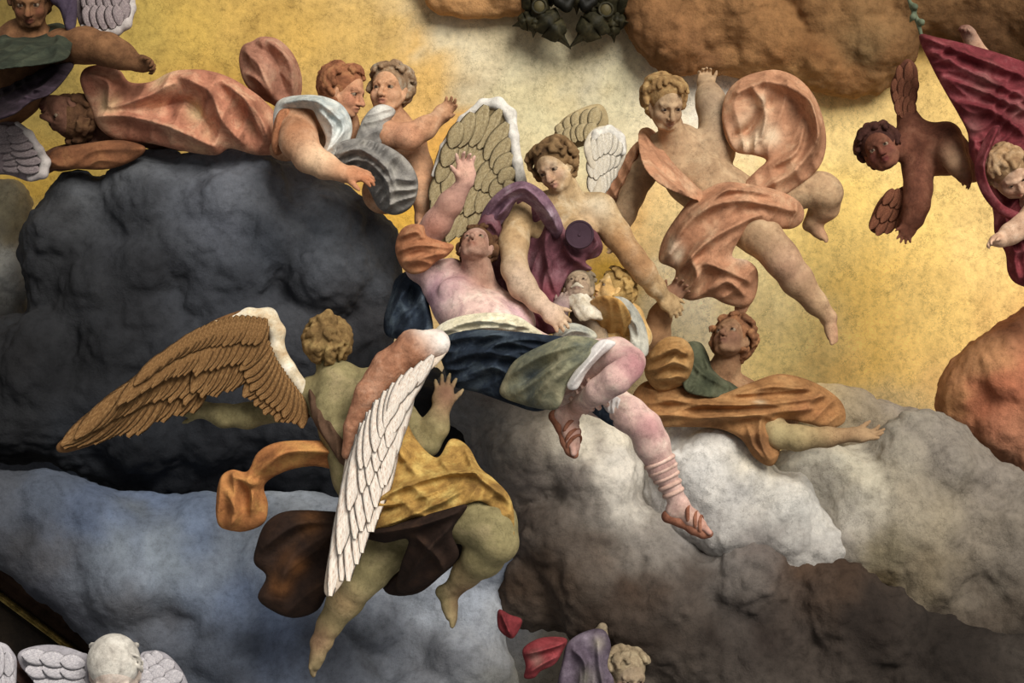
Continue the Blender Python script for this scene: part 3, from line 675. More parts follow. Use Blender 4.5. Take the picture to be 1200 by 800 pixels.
feather_row(WB, [(318, 374, -.10), (280, 370, -.09), (235, 388, -.07), (190, 420, -.04)], [(305, 405, -.10), (260, 405, -.08), (210, 420, -.06), (160, 455, -.03)], 22, 14, wl, seed=11, off=.06)
# white wing
WW = fresco('white feather', '#b98f72', '#e2d6c8', '#efe8de', scale=12, speck=.4, bump=.5, crack=0)
WR = fresco('rosy brown wing top', '#7d4c30', '#a06a48', '#b98a6c', scale=10, speck=.4, bump=.5, crack=0)
S = Solid(.006, .02)
S.sheet([(405, 535), (412, 500), (430, 460), (462, 415), (495, 392), (520, 392), (524, 412), (500, 438), (470, 462), (462, 490), (455, 540), (440, 590), (425, 640), (395, 692), (380, 694), (385, 650), (395, 600)], [(410, 520, -.24), (510, 400, -.24), (460, 480, -.30), (430, 600, -.34), (385, 690, -.34)], t=6, edge=10)
wr = grow(S, 'wing', fresco('wing underlayer white', '#c0a890', '#d8cab8', crack=0), t, label='long white wing with a rosy brown top hanging over the back')
S = Solid(.006, .02); S.c((408, 530, -.26, 8), (414, 500, -.27, 11), (430, 462, -.28, 15), (455, 430, -.28, 19), (485, 408, -.28, 21), (510, 402, -.27, 17)); S.dab(P(520, 400, -.3), .07, '#f0ece6', .9); S.dab(P(500, 386, -.3), .06, '#e8ddd0', .8)
grow(S, 'wing_top', WR, wr, disp=lambda v, f: v + vnormals(v, f) * (fbm(v * 22, 3, 4) * .006)[:, None])
nW = V(.25, 1, 0)
feather_row(WW, [(418, 530, -.33), (425, 500, -.34), (445, 470, -.35), (472, 445, -.34)], [(380, 694, -.36), (398, 690, -.37), (428, 640, -.38), (450, 580, -.36)], 9, 22, wr, nW, seed=12, off=.01)
feather_row(WW, [(414, 530, -.33), (424, 495, -.35), (448, 462, -.36), (490, 430, -.34)], [(392, 650, -.37), (420, 630, -.38), (446, 580, -.38), (462, 520, -.36)], 9, 20, wr, nW, seed=13, off=.03)
feather_row(WW, [(420, 510, -.34), (436, 480, -.35), (462, 450, -.36), (508, 420, -.34)], [(405, 600, -.37), (430, 570, -.38), (456, 520, -.38), (470, 470, -.36)], 9, 17, wr, nW, seed=14, off=.045)
feather_row(WW, [(424, 500, -.36), (440, 470, -.37), (470, 440, -.37), (512, 412, -.35)], [(415, 560, -.38), (438, 530, -.39), (460, 480, -.38), (488, 450, -.36)], 9, 14, wr, nW, seed=15, off=.05)
def ring(name, p, axis, Rr, r, mat, parent, sq=1.0, nu=20, nv=6):
    a = unit(axis); e1 = unit(np.cross(a, (0.3, 1, 0.2))); e2 = np.cross(a, e1); vt = []; fc = []
    for i in range(nu):
        u = 2 * math.pi * i / nu; d = e1 * math.cos(u) + e2 * math.sin(u)
        for j in range(nv):
            w = 2 * math.pi * j / nv; vt.append(np.asarray(p) + d * (Rr + r * math.cos(w)) + a * r * 1.5 * math.sin(w))
    for i in range(nu):
        for j in range(nv):
            k = lambda x, y: (x % nu) * nv + y % nv; fc.append((k(i, j), k(i + 1, j), k(i + 1, j + 1), k(i, j + 1)))
    return link(name, raw_mesh(name, np.array(vt), fc, wloc(parent)), mat, parent)

# ------------------------------------------------------------------ the reclining man in the middle
t = thing('person', 'bare chested young man reclining on the cloud in navy tunic and strapped sandals', 'person', P(640, 480, 0))
SK = skin('rosy skin', '#a88684', '#d0aea2', '#e8d8c4', contrast=.9)
B = Solid(.0055, .03)
B.c((520, 338, .30, 25), (540, 356, .22, 33), (566, 384, .12, 38), (600, 415, .05, 40)); B.c((572, 352, .28, 22), (604, 378, .16, 24)); B.c((528, 322, .28, 20), (560, 338, .26, 22), k=.02)
B.c((600, 415, .05, 38), (640, 430, 0, 36))
B.e(532, 338, .13, 17, 9, 12, k=.035); B.e(572, 352, .13, 18, 9, 12, k=.035)
for q in range(3): B.c((534 + q * 7, 356 + q * 6, .085 - q * .01, 4), (552 + q * 8, 362 + q * 5, .075 - q * .01, 4), k=.02)
B.c((566, 345, .28, 17), (561, 322, .22, 16), (558, 305, .2, 17))
hd = Head(558, 290, .2, 54, V(-.14, .66, .74), V(.10, -.70, .70)); hd.skull(B, lips='#7c4234', cheek='#8a5638')
B.c((518, 328, .3, 20), (494, 312, .31, 18), (486, 296, .30, 17), (497, 282, .28, 16)); B.c((497, 282, .28, 16), (512, 262, .25, 16), (528, 238, .21, 14), (545, 214, .18, 9))
hand(B, P(546, 213, .18), V(-.05, .12, 1), V(.45, 1, 0), .165, side=-1, spread=.17, curl=(.15, .1, .3, .35, .2))
# near leg bent, foot hanging
B.c((630, 440, -.04, 36), (680, 424, -.24, 27), (722, 416, -.38, 20), (738, 424, -.43, 19)); B.c((738, 430, -.47, 17), (722, 444, -.52, 18), (702, 458, -.46, 16), (682, 472, -.30, 11), (671, 482, -.20, 9.5), k=.012)
foot(B, P(668, 486, -.2), None, V(.42, .32, -.86), V(.75, .45, .35), .235)
# far leg down
B.c((640, 440, .05, 34), (700, 462, -.04, 24), (738, 486, -.14, 20), (756, 500, -.18, 18.5)); B.c((756, 500, -.18, 18.5), (764, 520, -.15, 20), (776, 548, -.11, 16), (788, 574, -.08, 10.5), (793, 588, -.07, 10))
foot(B, P(798, 592, -.07), None, V(.90, .18, -.40), V(.40, .15, .9), .235)
for p, r, c in (((555, 290, .14), .17, '#8a5a3a'), ((562, 325, .2), .10, '#8f5f3c'), ((560, 345, .2), .06, '#a87c64'), ((525, 240, .2), .14, '#a9725c'), ((545, 200, .15), .12, '#bf8c74'), ((506, 270, .2), .1, '#9a604a'),  # the brown neck dab paints its shade into the skin
                ((535, 335, .15), .05, '#8a5a70'), ((510, 350, .2), .14, '#b58aa0'), ((600, 378, .08), .07, '#b388a0'), ((742, 430, -.5), .12, '#9c5a64'), ((765, 500, -.25), .09, '#b27c7c'), ((690, 520, -.3), .10, '#a86e58'), ((672, 495, -.3), .10, '#b98470'), ((830, 610, -.15), .13, '#a8705a'), ((780, 550, -.2), .10, '#b88a80')):
    B.dab(P(*p), r, c, .85)
B.dab(P(532, 338, .14), .018, '#5a3440', .9); B.dab(P(577, 352, .2), .016, '#7a4a58', .8)
grow(B, 'body', SK, t); hd.eyes(t, EYE)
hd.hair(t, fresco('dark brown hair', '#3c2616', '#5a3a20', '#70502e', scale=16, speck=.5, bump=.6, crack=0), seed=9, n=90, rad=.05, front=.05)
NAVY = cloth('navy cloth', '#12171f', '#242f3e', '#56646f', scale=7, contrast=.85)
S = Solid(.006, .012)
S.sheet([(450, 372), (458, 345), (464, 326), (482, 316), (502, 322), (502, 350), (508, 385), (500, 400), (470, 398), (452, 392)], [(455, 375, .42), (500, 330, .36), (505, 390, .24)], t=12, edge=12,
        folds=[([(490, 322), (470, 350), (456, 380)], 7, 9), ([(500, 345), (478, 370), (462, 392)], 6, 8), ([(482, 335), (480, 360)], 8, -8)], rip=(30, 22, 4))
S.sheet([(512, 402), (530, 390), (560, 386), (600, 388), (640, 392), (690, 398), (706, 408), (680, 432), (655, 470), (630, 482), (600, 474), (560, 460), (530, 452), (520, 430)],
        [(515, 405, .06), (560, 395, -.06), (640, 420, -.18), (700, 405, -.3), (640, 478, -.12), (540, 450, .02)], t=10, edge=10,
        folds=[([(520, 400), (570, 392), (630, 396)], 6, 8), ([(524, 425), (565, 412), (610, 420)], 7, 9), ([(535, 445), (575, 430), (600, 440)], 6, 8), ([(570, 405), (600, 402), (640, 412)], 5, 7)], rip=(75, 24, 4))
grow(S, 'tunic', NAVY, t)
OLV = cloth('olive grey cloth', '#4c5450', '#7d7c62', '#aea684', scale=7, contrast=.9)
S = Solid(.006, .012)
S.sheet([(586, 462), (592, 440), (606, 420), (640, 402), (668, 393), (700, 398), (706, 406), (688, 424), (668, 444), (656, 476), (640, 480), (612, 474)],
        [(590, 455, -.18), (640, 425, -.32), (700, 402, -.46), (645, 478, -.34), (668, 440, -.44)], t=10, edge=12,
        folds=[([(596, 440), (630, 418), (680, 402)], 7, 9), ([(604, 462), (640, 435), (690, 412)], 6, 9), ([(630, 474), (650, 445), (690, 418)], 6, 8), ([(612, 450), (650, 422)], 5, -8), ([(620, 470), (636, 452), (664, 428)], 4, 7)])
for p in ((630, 440), (650, 455), (640, 470)): S.dab(P(*p, -.28), .07, '#2b3b4c', .8)
grow(S, 'overskirt', OLV, t)
LIN = cloth('cream linen', '#b9ac90', '#d8cfae', '#e8e2cc', scale=8)
S = Solid(.006, .012)
S.sheet([(506, 394), (516, 380), (540, 370), (575, 366), (606, 370), (630, 386), (642, 400), (612, 392), (575, 388), (540, 392), (516, 404)], [(508, 394, .06), (570, 375, -.04), (636, 395, -.08)], t=7, edge=8,
        folds=[([(512, 390), (560, 376), (620, 384)], 4, 6), ([(520, 396), (570, 384), (625, 392)], 3, 5)], rip=(60, 16, 3))
grow(S, 'shirt', LIN, t)
S = Solid(.005, .01); S.sheet([(702, 399), (722, 402), (704, 418), (688, 436), (676, 456), (664, 452), (678, 428)], [(705, 402, -.50), (670, 452, -.46)], t=5, edge=5, folds=[([(710, 402), (685, 430), (670, 450)], 4, 5)])
grow(S, 'hem', fresco('white linen', '#c4beba', '#e4deda', speck=.35, crack=0), t)
S = Solid(.005, .01); S.sheet([(706, 472), (716, 462), (734, 470), (742, 480), (728, 488), (712, 484)], [(724, 475, -.16)], t=9, edge=8, rip=(0, 10, 2)); grow(S, 'hem', D.materials['white linen'], t)
S = Solid(.005, .01); S.sheet([(682, 470), (700, 460), (716, 470), (722, 488), (736, 498), (720, 500), (700, 488)], [(705, 478, -.14)], t=8, edge=8, rip=(20, 12, 2)); grow(S, 'hem', NAVY, t)
OCH = cloth('burnt orange cloth', '#7f4a22', '#a8683a', '#c08a5a', scale=7)
S = Solid(.0055, .012)
S.sheet([(463, 292), (468, 272), (480, 263), (496, 264), (500, 276), (516, 282), (532, 288), (524, 300), (512, 306), (498, 318), (482, 321), (470, 312)], [(465, 292, .23), (498, 268, .17), (498, 318, .17), (530, 290, .17)], t=10, edge=12,
        folds=[([(466, 296), (490, 288), (526, 290)], 5, 7), ([(472, 308), (495, 302), (520, 298)], 5, 7), ([(470, 278), (488, 272), (498, 278)], 5, 7)], rip=(80, 14, 3))
grow(S, 'sleeve', OCH, t)
LEA = fresco('sandal leather', '#6b3a26', '#8a5236', '#a06a50', scale=12, crack=0); LEL = fresco('pale strap', '#c49a88', '#d9b8a8', crack=0)
def sandal(ank, toe, up, S_):
    T = unit(toe); U = unit(np.asarray(up) - T * np.dot(up, T)); sd = np.cross(T, U); pt = lambda a, b, c: np.asarray(ank) + T * a * S_ + sd * b * S_ + U * c * S_
    so = Solid(.005, .02); so.w([pt(-.15, 0, -.31), pt(.1, -.02, -.30), pt(.42, 0, -.30), pt(.62, .02, -.30), pt(.74, .03, -.28)], [.135 * S_, .11 * S_, .135 * S_, .12 * S_, .08 * S_])
    o = grow(so, 'sandal', LEA, t, label='brown leather sandal sole')
    for a, c, rr2 in ((.40, -.15, .185), (.22, -.10, .19), (.52, -.19, .18)): ring('strap', pt(a, 0, c), T + U * .5, rr2 * S_, .007, LEA, o)
sandal(P(668, 486, -.2), V(.42, .32, -.86), V(.75, .45, .35), .235); sandal(P(798, 592, -.07), V(.90, .18, -.40), V(.40, .15, .9), .235)
for (x, y, d, rr2, ax) in ((700, 459, -.30, 19.5, (1, .1, .75)), (692, 465, -.27, 17, (1, .1, .8)), (685, 469, -.25, 14.5, (1, .1, .85)), (678, 475, -.22, 12.5, (.9, .1, 1)), (773, 541, -.12, 18, (-.45, 0, 1)), (777, 550, -.11, 16.8, (-.45, 0, 1)), (781, 559, -.10, 15, (-.45, 0, 1)), (785, 568, -.09, 13.2, (-.45, 0, 1)), (789, 577, -.08, 12, (-.45, 0, 1))):
    ring('strap', P(x, y, d), V(*ax), rr2 * PXM * 1.0, .0075, LEL, t)

# ------------------------------------------------------------------ the winged angel bending over him
t = thing('angel', 'curly haired winged angel in wine purple drapery bending over the reclining man', 'angel', P(640, 380, .5))
SK = skin('tan skin', '#86693f', '#b09060', '#d6c29c', contrast=.9)
B = Solid(.0055, .03)
B.c((655, 262, .50, 33), (640, 300, .50, 34), (625, 345, .50, 34)); B.c((612, 246, .48, 20), (655, 246, .44, 24), (700, 246, .44, 20)); B.e(640, 270, .36, 20, 10, 14); B.e(680, 268, .35, 20, 10, 14)
B.c((664, 248, .44, 17), (664, 226, .40, 15), (658, 208, .40, 15))
hd = Head(650, 197, .38, 57, V(-.42, .86, -.28), V(-.30, -.22, .93)); hd.skull(B, lips='#a06456', cheek='#a47058')
B.c((703, 247, .42, 20), (722, 274, .38, 16.5), (742, 302, .34, 14)); B.c((742, 302, .34, 14), (754, 318, .36, 14), (768, 336, .42, 11), (778, 348, .47, 8.5))
hand(B, P(778, 349, .47), V(.55, .2, -.55), V(-.2, -.9, -.2), .15, side=1, curl=(.5, .55, .55, .55, .55))
B.c((610, 248, .42, 19), (602, 285, .26, 17), (603, 315, .16, 15)); B.c((603, 315, .16, 15), (612, 335, .12, 15.5), (630, 354, .06, 11), (640, 362, .03, 8.5))
hand(B, P(641, 362, .03), V(.72, .2, -.66), V(.2, -.5, -.4), .16, side=1, curl=(.2, .35, .4, .4, .35))
for p, r, c in (((640, 205, .25), .1, '#a57e68'), ((748, 310, .3), .12, '#9a6a3c'), ((725, 285, .3), .1, '#a8763f'), ((700, 240, .3), .08, '#e0d2b4'), ((605, 330, .05), .16, '#c0a48c'), ((640, 365, 0), .12, '#d0b09a'), ((606, 285, .2), .08, '#b08c5c'), ((690, 260, .35), .07, '#9c7444')): B.dab(P(*p), r, c, .8)
grow(B, 'body', SK, t); hd.eyes(t, EYE)
hd.hair(t, fresco('chestnut hair', '#4c3620', '#73552f', '#947448', scale=16, speck=.5, bump=.6, crack=0), seed=21, n=130, rad=.06, front=.16, long=.10, swirl=.2)
WINE = cloth('wine purple cloth', '#3c1c24', '#62343e', '#866068', scale=7, contrast=.9)
S = Solid(.006, .012)
S.sheet([(566, 300), (572, 262), (590, 238), (620, 226), (645, 240), (662, 262), (690, 262), (706, 285), (702, 300), (686, 306), (694, 316), (672, 322), (656, 346), (660, 380), (640, 392), (612, 380), (590, 352), (575, 330)],
        [(570, 300, .46), (610, 230, .40), (655, 265, .36), (700, 285, .34), (640, 385, .2), (620, 310, .36)], t=9, edge=12,
        folds=[([(585, 300), (600, 330), (640, 380)], 8, 9), ([(578, 320), (600, 352), (630, 384)], 6, 8), ([(640, 265), (640, 300), (650, 340)], 7, 9), ([(655, 270), (668, 300), (690, 312)], 6, 9), ([(620, 330), (635, 350), (655, 362)], 7, 8), ([(690, 268), (700, 285), (690, 300)], 6, 8)], rip=(20, 26, 6))
for p in ((640, 345), (600, 350), (630, 375)): S.dab(P(*p, .25), .10, '#6a2430', .7)
grow(S, 'drapery', WINE, t)
S = Solid(.006, .012)
S.sheet([(562, 262), (570, 240), (590, 220), (612, 212), (634, 222), (650, 242), (660, 266), (652, 280), (638, 264), (622, 242), (606, 236), (596, 252), (584, 268), (576, 282)], [(566, 262, .34), (600, 226, .26), (635, 238, .24), (655, 275, .30)], t=8, edge=9,
        folds=[([(568, 256), (590, 232), (615, 222), (640, 246), (654, 270)], 5, 8), ([(574, 268), (594, 242), (612, 230)], 4, 6)], rip=(60, 16, 3))
grow(S, 'mantle', cloth('plum mantle', '#503444', '#785868', '#a08c98', scale=8), t)
S = Solid(.006, .012); S.sheet([(558, 270), (566, 252), (580, 250), (588, 268), (582, 288), (568, 290)], [(572, 270, .3)], t=12, edge=12, folds=[([(562, 268), (575, 262), (584, 274)], 4, 6)]); grow(S, 'mantle', WINE, t)
TAN = fresco('tan feather', '#82704a', '#a8956a', '#c2b48e', scale=14, speck=.5, bump=.5, crack=0); TANB = fresco('wing underlayer tan', '#8a774e', '#a8946a', crack=0)
RIM = fresco('grey white wing rim', '#a8a49c', '#cfcac0', '#e4e0d8', scale=12, crack=0)
S = Solid(.007, .02); S.sheet([(506, 290), (503, 235), (512, 180), (538, 138), (568, 118), (590, 119), (600, 136), (604, 175), (614, 210), (606, 232), (575, 240), (556, 266), (530, 280)], [(505, 290, .80), (560, 130, .74), (605, 225, .66), (540, 220, .8)], t=6, edge=10)
wl = grow(S, 'wing', TANB, t, label='tall tan wing raised on the left with a white rim')
S = Solid(.005, .02); S.c((612, 218, .62, 7), (606, 190, .63, 6), (602, 160, .64, 6), (598, 134, .66, 7), (584, 121, .68, 7), (566, 122, .70, 6), (542, 140, .71, 4.5), (520, 172, .72, 4), (508, 205, .73, 3)); grow(S, 'wing_rim', RIM, wl)
def fan(mat, lead, trail, rows, wing, n, w, off0=.0, seed=1, nrm=V(0, 1, 0)):
    a = np.array(smooth_poly(lead, False, 8)); b = np.array(smooth_poly(trail, False, 8))
    for r in range(rows):
        f0 = 1 - (r + 1) / rows; f1 = 1 - r / rows * .9
        A_ = [tuple(along(a, t_) * (1 - f0 * .8) + along(b, t_) * f0 * .8) for t_ in np.linspace(0, 1, 8)]; B_ = [tuple(along(a, t_) * (1 - f1) + along(b, t_) * f1) for t_ in np.linspace(0, 1, 8)]
        feather_row(mat, A_, B_, n, w, wing, nrm, seed=seed + r, off=off0 + r * .013)
fan(TAN, [(608, 225, .64), (600, 170, .66), (590, 128, .68), (565, 126, .69), (535, 150, .70)], [(575, 240, .68), (556, 264, .70), (535, 278, .72), (512, 284, .74), (506, 230, .74)], 4, wl, 9, 22, .0, 31)
S = Solid(.007, .02); S.sheet([(690, 236), (698, 212), (688, 190), (684, 170), (694, 152), (712, 147), (729, 154), (735, 174), (728, 196), (714, 216), (706, 236)], [(700, 236, .60), (710, 150, .72), (730, 180, .72)], t=6, edge=10)
S2 = Solid(.007, .02); S2.sheet([(648, 172), (654, 146), (674, 130), (704, 122), (713, 146), (694, 166), (672, 174)], [(680, 150, .95), (705, 125, 1.0)], t=6, edge=10)
w3 = grow(S2, 'wing', TANB, t, label='faint tan wing tip above the head'); fan(TAN, [(654, 168, .90), (668, 168, .90), (690, 164, .90)], [(652, 148, .90), (676, 130, .92), (708, 126, .92)], 2, w3, 5, 17, 0, 45)
wr = grow(S, 'wing', fresco('wing underlayer pale', '#b0a48e', '#c8beaa', crack=0), t, label='small pale wing folded behind the right shoulder')
PALE = fresco('pale feather', '#a8987c', '#cfc6b4', '#e2ddd2', scale=14, bump=.5, crack=0)
S = Solid(.005, .02); S.c((692, 176, .66, 5), (700, 158, .67, 6), (714, 153, .67, 6), (726, 162, .67, 6), (729, 178, .67, 5)); grow(S, 'wing_rim', RIM, wr)
fan(PALE, [(690, 172, .68), (700, 158, .68), (715, 155, .68), (728, 172, .68)], [(692, 225, .60), (699, 232, .60), (706, 230, .60), (718, 208, .64)], 3, wr, 6, 15, .0, 41)

# the round dark plug set into the painting
n = 32; vt = []; fc = []
for (r, d) in ((17, 0), (17, -.025), (16, -.032), (15, -.032), (14.4, -.029), (2, -.029), (1.8, -.034), (.01, -.034)):
    for i in range(n):
        a = 2 * math.pi * i / n; vt.append(P(679, 275, .22) + np.array((r * PXM * 1.02 * math.cos(a), d, r * PXM * 1.02 * math.sin(a))))
for k in range(7):
    for i in range(n): fc.append((k * n + i, k * n + (i + 1) % n, (k + 1) * n + (i + 1) % n, (k + 1) * n + i))
o = link('plug', raw_mesh('plug', np.array(vt), fc, P(679, 275, .22), smooth=False), fresco('plug paint', '#382630', '#44303c', speck=.15, bump=.05, crack=0, fine=.3), None, P(679, 275, .22))
tag(o, 'round dark purple disc plug set on the chest of the central angel', 'plug')

# ------------------------------------------------------------------ old man and golden youth behind the thigh
t = thing('person', 'old man with grey white beard looking up beside the wine purple drapery', 'person', P(690, 410, .35))
B = Solid(.005, .025); hd = Head(678, 338, .26, 48, V(-.10, .72, .66), V(.05, -.62, .78)); hd.skull(B, lips='#7a5648', cheek='#9c7c64', nose=1.3)
B.c((682, 352, .30, 13), (688, 375, .34, 20), (690, 410, .36, 28))
B.c((668, 392, .32, 16), (655, 380, .26, 12), (656, 362, .20, 10)); hand(B, P(656, 364, .2), V(.35, .3, .9), V(.3, -.8, 0), .11, curl=(.3, .4, .4, .4, .4)); B.dab(P(655, 365, .18), .12, '#7a6070', .8)
grow(B, 'body', skin('aged skin', '#8c7458', '#ac9474', '#c2b094'), t); hd.eyes(t, EYE)
hd.hair(t, fresco('greying hair', '#6a5a44', '#8a7a62', scale=16, crack=0), seed=31, n=30, rad=.05, front=-.05)
BE = Solid(.005, .012); rr = random.Random(5)
for i in range(46):
    a = rr.uniform(-1, 1); p = hd.L(a * .22, .26 - abs(a) * .15, -.36 - rr.random() * .06); pts = [p]
    for q in range(4): p = p + np.array((.10 * 0.1 + rr.uniform(-1, 1) * .010 + .006, -.010 + rr.uniform(-1, 1) * .004, -.027)); pts.append(p)
    BE.w(pts, [.009, .010, .010, .008, .004])
BE.w([hd.L(-.14, .33, -.27), hd.L(0, .40, -.24), hd.L(.14, .33, -.27)], [.006, .010, .006])
grow(BE, 'beard', fresco('white beard', '#9c8a70', '#c8bca4', '#dcd4c2', scale=18, bump=.5, crack=0), t)
S = Solid(.006, .012); S.sheet([(640, 408), (652, 388), (668, 378), (690, 384), (700, 394), (690, 402), (660, 412)], [(665, 395, .16)], t=8, edge=9, folds=[([(645, 405), (668, 388), (690, 390)], 4, 6)]); grow(S, 'robe', cloth('pale blue grey cloth', '#7d8488', '#a8a89a', '#c4bfa6'), t)
t = thing('person', 'golden haired youth in ochre garment and grey white shawl, face in profile', 'person', P(715, 410, .4))
B = Solid(.005, .025); hd = Head(718, 339, .40, 46, V(-.88, .30, .36), V(.34, -.12, .93)); hd.skull(B, child=True, lips='#a86a3c', cheek='#c08a4c')
B.c((724, 352, .42, 13), (722, 372, .44, 25), (715, 400, .44, 28)); B.c((738, 372, .44, 17), (748, 395, .42, 15), (738, 412, .36, 12))
grow(B, 'body', skin('golden skin', '#b08238', '#d0a75c', '#e6cc98'), t); hd.eyes(t, EYE)
hd.hair(t, fresco('golden hair', '#7d5c24', '#a37f3a', '#c2a05a', scale=16, bump=.6, crack=0), seed=33, n=90, rad=.06, front=.02, long=.12, swirl=.2)
S = Solid(.006, .012); S.sheet([(686, 372), (690, 354), (708, 346), (728, 352), (740, 372), (742, 402), (724, 412), (700, 408), (690, 392)], [(690, 375, .30), (715, 370, .24), (740, 385, .32)], t=8, edge=9, folds=[([(712, 350), (716, 375), (712, 404)], 4, 5), ([(700, 352), (704, 380), (700, 402)], 4, 5), ([(724, 356), (730, 385), (726, 404)], 4, 5)], rip=(5, 14, 2))
S.dab(P(700, 352, .2), .05, '#e4dcc4', .8); grow(S, 'garment', cloth('ochre cloth', '#8f6222', '#b4842f', '#c89c4c', scale=9), t)
S = Solid(.006, .012); S.sheet([(716, 350), (730, 348), (745, 360), (757, 384), (760, 412), (750, 420), (738, 412), (738, 390), (730, 368)], [(720, 352, .26), (755, 390, .32), (748, 415, .26)], t=7, edge=8, folds=[([(722, 352), (742, 372), (750, 410)], 5, 6)], rip=(-30, 14, 3)); grow(S, 'shawl', cloth('grey white cloth', '#84847c', '#a9a89c', '#c4c0b0', scale=9), t)

# ------------------------------------------------------------------ the man in the brown cloak, right of the centre
t = thing('person', 'curly haired man in green shirt and brown cloak whose raised wrist the angel grips', 'person', P(850, 520, .9))
SK = skin('brown skin', '#6e4a2c', '#8c6440', '#a6845a')
B = Solid(.0055, .03)
B.c((830, 460, .92, 34), (850, 490, .95, 38), (900, 490, .95, 36)); B.c((795, 440, .86, 20), (842, 450, .84, 24), (890, 475, .82, 22)); B.c((846, 448, .84, 17), (850, 430, .80, 16), (856, 412, .78, 16))
hd = Head(857, 398, .76, 58, V(-.40, .68, .60), V(.20, -.58, .80)); hd.skull(B, lips='#5c3026', cheek='#7a4a38')
B.c((792, 440, .82, 20), (778, 428, .72, 18), (768, 410, .66, 17)); B.c((768, 410, .66, 17), (768, 392, .62, 17), (774, 370, .58, 13), (782, 352, .53, 9))
hand(B, P(782, 353, .53), V(.62, .25, .72), V(.2, .95, 0), .165, side=-1, curl=(.3, .3, .35, .35, .3), spread=.2)
B.c((896, 482, .78, 22), (902, 500, .68, 18), (912, 510, .62, 15)); B.c((912, 510, .62, 15), (935, 513, .58, 14.5), (970, 512, .54, 11), (1000, 509, .52, 8))
hand(B, P(1000, 509, .52), V(1, .1, -.02), V(.0, .45, .9), .165, side=-1, curl=(.15, .3, .2, .2, .1), spread=.14)
for p, r, c in (((800, 338, .45), .10, '#6e4238'), ((930, 512, .5), .2, '#9a8a5c'), ((905, 505, .55), .10, '#a89a6c'), ((1020, 508, .5), .12, '#9c7e58'), ((770, 385, .55), .14, '#9a7044'), ((856, 400, .65), .10, '#73503a')): B.dab(P(*p), r, c, .8)
grow(B, 'body', SK, t); hd.eyes(t, EYE)
hd.hair(t, fresco('reddish brown hair', '#50301a', '#7c4e2a', '#a8723c', scale=16, bump=.6, crack=0), seed=44, n=130, rad=.055, front=.10, long=.06, swirl=.2)
S = Solid(.006, .012); S.sheet([(800, 410), (808, 400), (822, 402), (830, 416), (836, 432), (850, 444), (868, 452), (860, 466), (820, 464), (800, 452)], [(805, 420, .74), (840, 450, .70), (865, 458, .74)], t=9, edge=10, folds=[([(806, 406), (816, 432), (850, 454)], 5, 7), ([(822, 408), (832, 436), (860, 454)], 4, 6)], rip=(20, 16, 3)); grow(S, 'shirt', cloth('moss green cloth', '#2c3224', '#464a36', '#5e604a'), t)
BRN = cloth('tawny brown cloth', '#6b431c', '#93632c', '#ac7e44', scale=6, contrast=.9)
S = Solid(.006, .012)
S.sheet([(740, 470), (758, 446), (800, 452), (840, 462), (880, 448), (912, 438), (945, 444), (972, 458), (988, 474), (990, 494), (972, 502), (945, 496), (918, 492), (908, 506), (914, 528), (904, 546), (884, 536), (868, 514), (840, 502), (795, 500), (760, 498)],
        [(745, 475, .68), (820, 480, .62), (900, 450, .68), (980, 485, .74), (900, 535, .62), (850, 505, .62)], t=12, edge=14,
        folds=[([(770, 466), (840, 474), (920, 470), (968, 462)], 6, 9), ([(760, 484), (830, 488), (890, 484), (950, 478)], 6, 8), ([(860, 462), (900, 452), (950, 456)], 6, 9), ([(890, 490), (888, 512), (898, 535)], 5, 7), ([(875, 500), (880, 520), (892, 535)], 4, 6)], rip=(80, 22, 4))
for p, c in (((970, 480), '#8a4e24'), ((950, 485), '#8a5028'), ((890, 520), '#6e4826'), ((890, 468), '#d0b890')): S.dab(P(p[0], p[1], .55), .09 if c != '#d0b890' else .03, c, .8)
grow(S, 'cloak', BRN, t)
S = Solid(.006, .012); S.sheet([(756, 440), (758, 420), (770, 402), (785, 394), (803, 398), (813, 414), (810, 436), (798, 452), (772, 458)], [(765, 430, .56), (790, 410, .52), (805, 440, .58)], t=12, edge=14, folds=[([(765, 418), (786, 408), (806, 416)], 5, 7), ([(764, 436), (788, 424), (808, 432)], 5, 7), ([(772, 448), (790, 440), (804, 444)], 4, 6)], rip=(70, 14, 3)); grow(S, 'sleeve', cloth('ochre brown cloth', '#7a5424', '#9a6f32', '#b48c50', scale=8), t)
# ------------------------------------------------------------------ two young angels on top of the charcoal cloud
t = thing('angel', 'red haired angel in pale blue white shirt leaning on the charcoal cloud, face in profile', 'angel', P(370, 200, .8))
SK = skin('warm skin', '#8e5c38', '#b8845a', '#d0a680', contrast=.9)
B = Solid(.0055, .03)
B.c((392, 150, .92, 30), (355, 158, .98, 30), (335, 165, 1.02, 24)); B.c((398, 138, .90, 18), (398, 118, .84, 17))
hd = Head(404, 108, .80, 58, V(.86, .42, -.22), V(-.02, -.10, 1)); hd.skull(B, lips='#7a3c2a', cheek='#b06a48')
B.c((350, 145, .78, 24), (350, 165, .66, 22), (362, 184, .58, 18)); B.c((362, 184, .58, 18), (380, 194, .54, 15), (404, 204, .50, 10))
hand(B, P(404, 204, .50), V(1, .15, -.06), V(0, -.55, -.85), .175, side=-1, curl=(.2, .3, .35, .35, .3), spread=.17, thick=1.1)
for p, r, c in (((430, 207, .45), .12, '#b56a38'), ((345, 150, .6), .10, '#9a6238'), ((370, 188, .5), .10, '#d8b48c'), ((415, 115, .7), .09, '#b0704c')): B.dab(P(*p), r, c, .8)
grow(B, 'body', SK, t); hd.eyes(t, EYE)
hd.hair(t, fresco('red brown hair', '#5c3018', '#8a5028', '#a8703c', scale=16, bump=.6, crack=0), seed=51, n=120, rad=.055, front=.06, long=.06, swirl=.2)
S = Solid(.006, .012)
